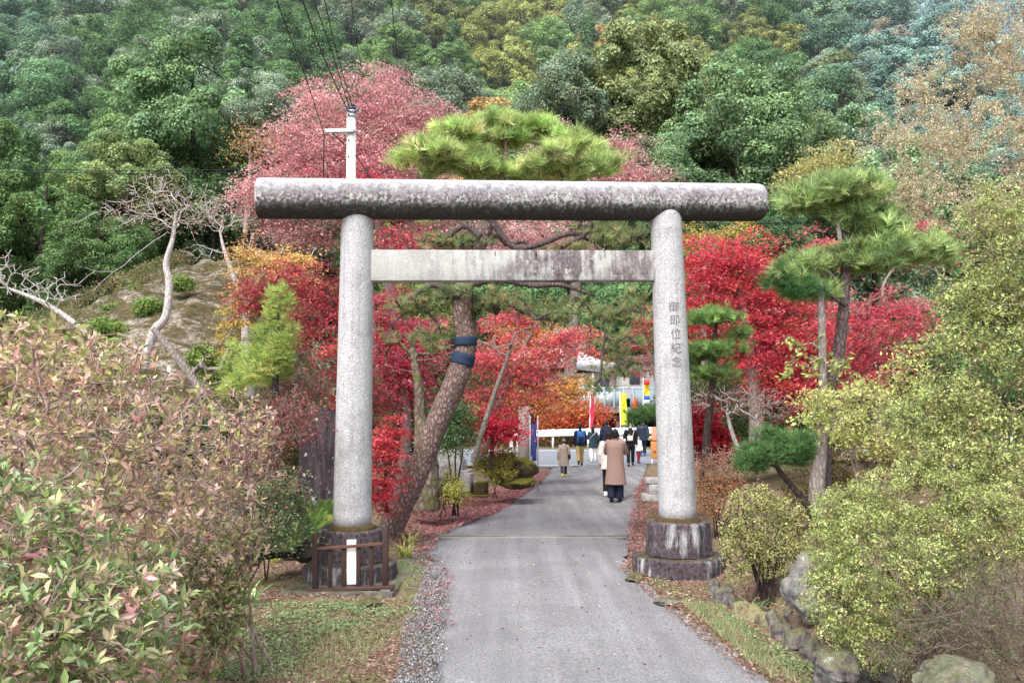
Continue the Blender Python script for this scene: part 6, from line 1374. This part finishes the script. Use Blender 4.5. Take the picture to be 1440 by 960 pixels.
# ================================================================ PEOPLE
SK = MT['skin']; HB = dict(m=MT['hair'])
def P_(label, px, py, H, face, **k):
    p = ground(px, py); p = np.array([p[0], p[1], float(gz(p[0], p[1]))+.014]); person(label, p, H, face, k); return p
P_('person in a long tan coat seen from behind raising a phone', 866, 707, 1.62, -.25, skin=SK, fine=1, vox=.012, stride=.04, arms={1: 'phone', -1: 'phone'}, hair=dict(m=MT['hair'], len=.03), trousers=dict(m=MT['navy'], w=1.35, hem=.03),
   top=dict(m=MT['tan'], w=1.12, hem=.42, flare=.12), shoes=MT['black'], bags=[dict(name='phone', label='dark phone held up by the person in the tan coat', cat='phone', at=(.0, .35, 1.475), size=(.075, .012, .15), m=MT['black'])])
P_('person in a cream coat mostly hidden behind the tan coat', 857, 699, 1.55, -.2, skin=SK, stride=.05, hair=dict(m=MT['brownhair'], len=.05), trousers=dict(m=MT['black'], w=1.1), top=dict(m=MT['cream'], w=1.15, hem=.72, flare=.1), shoes=MT['white'], arms={1: 'chest', -1: 'down'})
P_('small person in a beige quilted long coat and grey knit hat', 793, 671, 1.2, .05, skin=SK, stride=.14, hat=MT['knit'], hair=HB, trousers=dict(m=MT['darkgrey']), shoes=MT['yellow'], top=dict(m=MT['beige'], w=1.25, hem=.50, flare=.05, quilt=1, seam=MT['quiltline'], hood=1),
   bags=[dict(name='shoulder_bag', label='dark shoulder bag on the person in the quilted coat', cat='bag', at=(.25, -.02, .92), size=(.12, .26, .2), m=MT['black'], strap=[(.24, -.03, 1.0), (.15, -.13, 1.3), (.1, -.05, 1.46), (.16, .13, 1.3), (.25, .05, 1.0)])])
P_('person in khaki trousers and dark cap carrying a blue backpack', 816, 655, 1.58, .05, skin=SK, stride=.2, hat=MT['navy'], hair=HB, trousers=dict(m=MT['khaki'], w=1.05), shoes=MT['black'], top=dict(m=MT['navy'], w=1.08, hem=.82),
   bags=[dict(name='backpack', label='bright blue backpack worn by the person in khaki trousers', cat='backpack', at=(0, -.22, 1.2), size=(.32, .2, .46), m=MT['blue'], sm=MT['navy'], pocket=1, strap=[(-.12, -.12, 1.4), (-.13, .0, 1.47), (-.13, .13, 1.3), (-.12, .0, 1.05)])])
P_('person in a dark teal coat with a white bag strap across the back', 834, 650, 1.52, .0, skin=SK, stride=.12, hair=dict(m=MT['hair'], len=.12), trousers=dict(m=MT['cream'], w=1.3, hem=.05), shoes=MT['white'], top=dict(m=MT['teal'], w=1.12, hem=.68, flare=.14), arms={1: 'down', -1: 'swing'},
   bags=[dict(name='shoulder_bag', label='white crossbody bag on the person in the teal coat', cat='bag', at=(-.24, -.02, .98), size=(.1, .2, .2), m=MT['white'], strap=[(-.22, -.05, 1.05), (-.05, -.17, 1.25), (.14, -.1, 1.42), (.12, .1, 1.4), (-.1, .17, 1.2), (-.23, .05, 1.05)])])
P_('tall bareheaded person in a dark navy jacket walking away', 853, 649, 1.74, .0, skin=SK, stride=.1, hair=dict(m=MT['hair']), trousers=dict(m=MT['navy'], w=1.05), shoes=MT['black'], top=dict(m=MT['navy'], w=1.15, hem=.72, flare=.05))
P_('person dressed in black with a white face mask walking toward the gate', 887, 656, 1.5, PI-.1, skin=SK, stride=.16, hair=dict(m=MT['hair'], len=.2), mask=MT['white'], trousers=dict(m=MT['black']), shoes=MT['black'], top=dict(m=MT['black'], w=1.05, hem=.78), arms={1: 'chest', -1: 'down'},
   bags=[dict(name='shoulder_bag', label='cream shoulder bag held in front by the person in black', cat='bag', at=(.02, .22, 1.12), size=(.22, .08, .2), m=MT['cream'], strap=[(-.08, .2, 1.2), (-.15, .05, 1.42), (-.1, -.12, 1.35)])])
P_('child in a white top and dark red trousers', 898, 651.5, 1.12, PI+.5, skin=SK, stride=.15, hair=dict(m=MT['brownhair'], len=.06), trousers=dict(m=MT['red'], w=1.2), shoes=MT['black'], top=dict(m=MT['white'], w=1.15, hem=.78), arms={1: 'out', -1: 'down'})
P_('person in a dark blue padded jacket at the right end of the group', 904, 641.5, 1.66, -.1, skin=SK, stride=.1, hair=HB, trousers=dict(m=MT['navy'], w=1.1), shoes=MT['blue'], top=dict(m=MT['downblue'], w=1.45, hem=.74, quilt=1, seam=MT['navy']), arms={1: 'swing', -1: 'down'},
   bags=[dict(name='handbag', label='small yellow bag hanging beside the padded jacket', cat='bag', at=(.3, .05, .82), size=(.16, .1, .16), m=MT['yellow'])])

# ================================================================ CAMERA, LIGHT
cam = bpy.data.cameras.new('camera'); co = bpy.data.objects.new('camera', cam); COL.objects.link(co)
cam.sensor_width = 36; cam.lens = 30; cam.clip_end = 1000; co.location = (0, 0, CAMZ); co.rotation_euler = (PI/2+PITCH, 0, 0); scene.camera = co
EL, AZ = math.radians(52), math.radians(205)     # sun direction (azimuth from +Y, clockwise): behind the camera
sun = bpy.data.lights.new('sun', 'SUN'); sun.energy = 4.0; sun.angle = math.radians(42); sun.color = (1, .97, .93)
so = bpy.data.objects.new('sun', sun); COL.objects.link(so)
dv = Vector((math.sin(AZ)*math.cos(EL), math.cos(AZ)*math.cos(EL), math.sin(EL))); so.rotation_euler = dv.to_track_quat('Z', 'Y').to_euler(); so.location = (0, -10, 30)
w = bpy.data.worlds.new('World'); scene.world = w; w.use_nodes = True; nt = w.node_tree; bg = nt.nodes['Background']
sky = nt.nodes.new('ShaderNodeTexSky'); sky.sky_type = 'NISHITA'; sky.sun_disc = False; sky.sun_elevation = EL; sky.sun_rotation = AZ; sky.dust_density = 3; sky.air_density = 1; sky.ozone_density = 1
hs = nt.nodes.new('ShaderNodeHueSaturation'); hs.inputs['Saturation'].default_value = .5; nt.links.new(sky.outputs[0], hs.inputs['Color']); nt.links.new(hs.outputs[0], bg.inputs[0]); bg.inputs[1].default_value = .33
scene.view_settings.view_transform = 'Standard'; scene.view_settings.look = 'None'; scene.view_settings.exposure = 0
scene.cycles.max_bounces = 5; scene.cycles.diffuse_bounces = 3; scene.cycles.transmission_bounces = 3; scene.cycles.glossy_bounces = 2

g = G('valley_haze'); g.t.links.new(g.n('ShaderNodeVolumeScatter', {'Color': (.80, .93, 1.0), 'Density': .0007, 'Anisotropy': .0}).outputs[0], g.out.inputs['Volume'])
m = MB(); m.box((0, 165, 60), (420, 210, 190)); tag(m.build('haze', g.m), kind='structure')
g2_ = G('mist_bank'); g2_.t.links.new(g2_.n('ShaderNodeVolumeScatter', {'Color': (.80, .93, 1.0), 'Density': .005, 'Anisotropy': .0}).outputs[0], g2_.out.inputs['Volume'])
V, P = tube_np([[95, 70, 45], [88, 110, 55], [80, 150, 70], [95, 200, 90]], [8, 34, 44, 60], 24); tag(mesh_np('mist', V, P, g2_.m), kind='structure')
scene.cycles.volume_bounces = 0
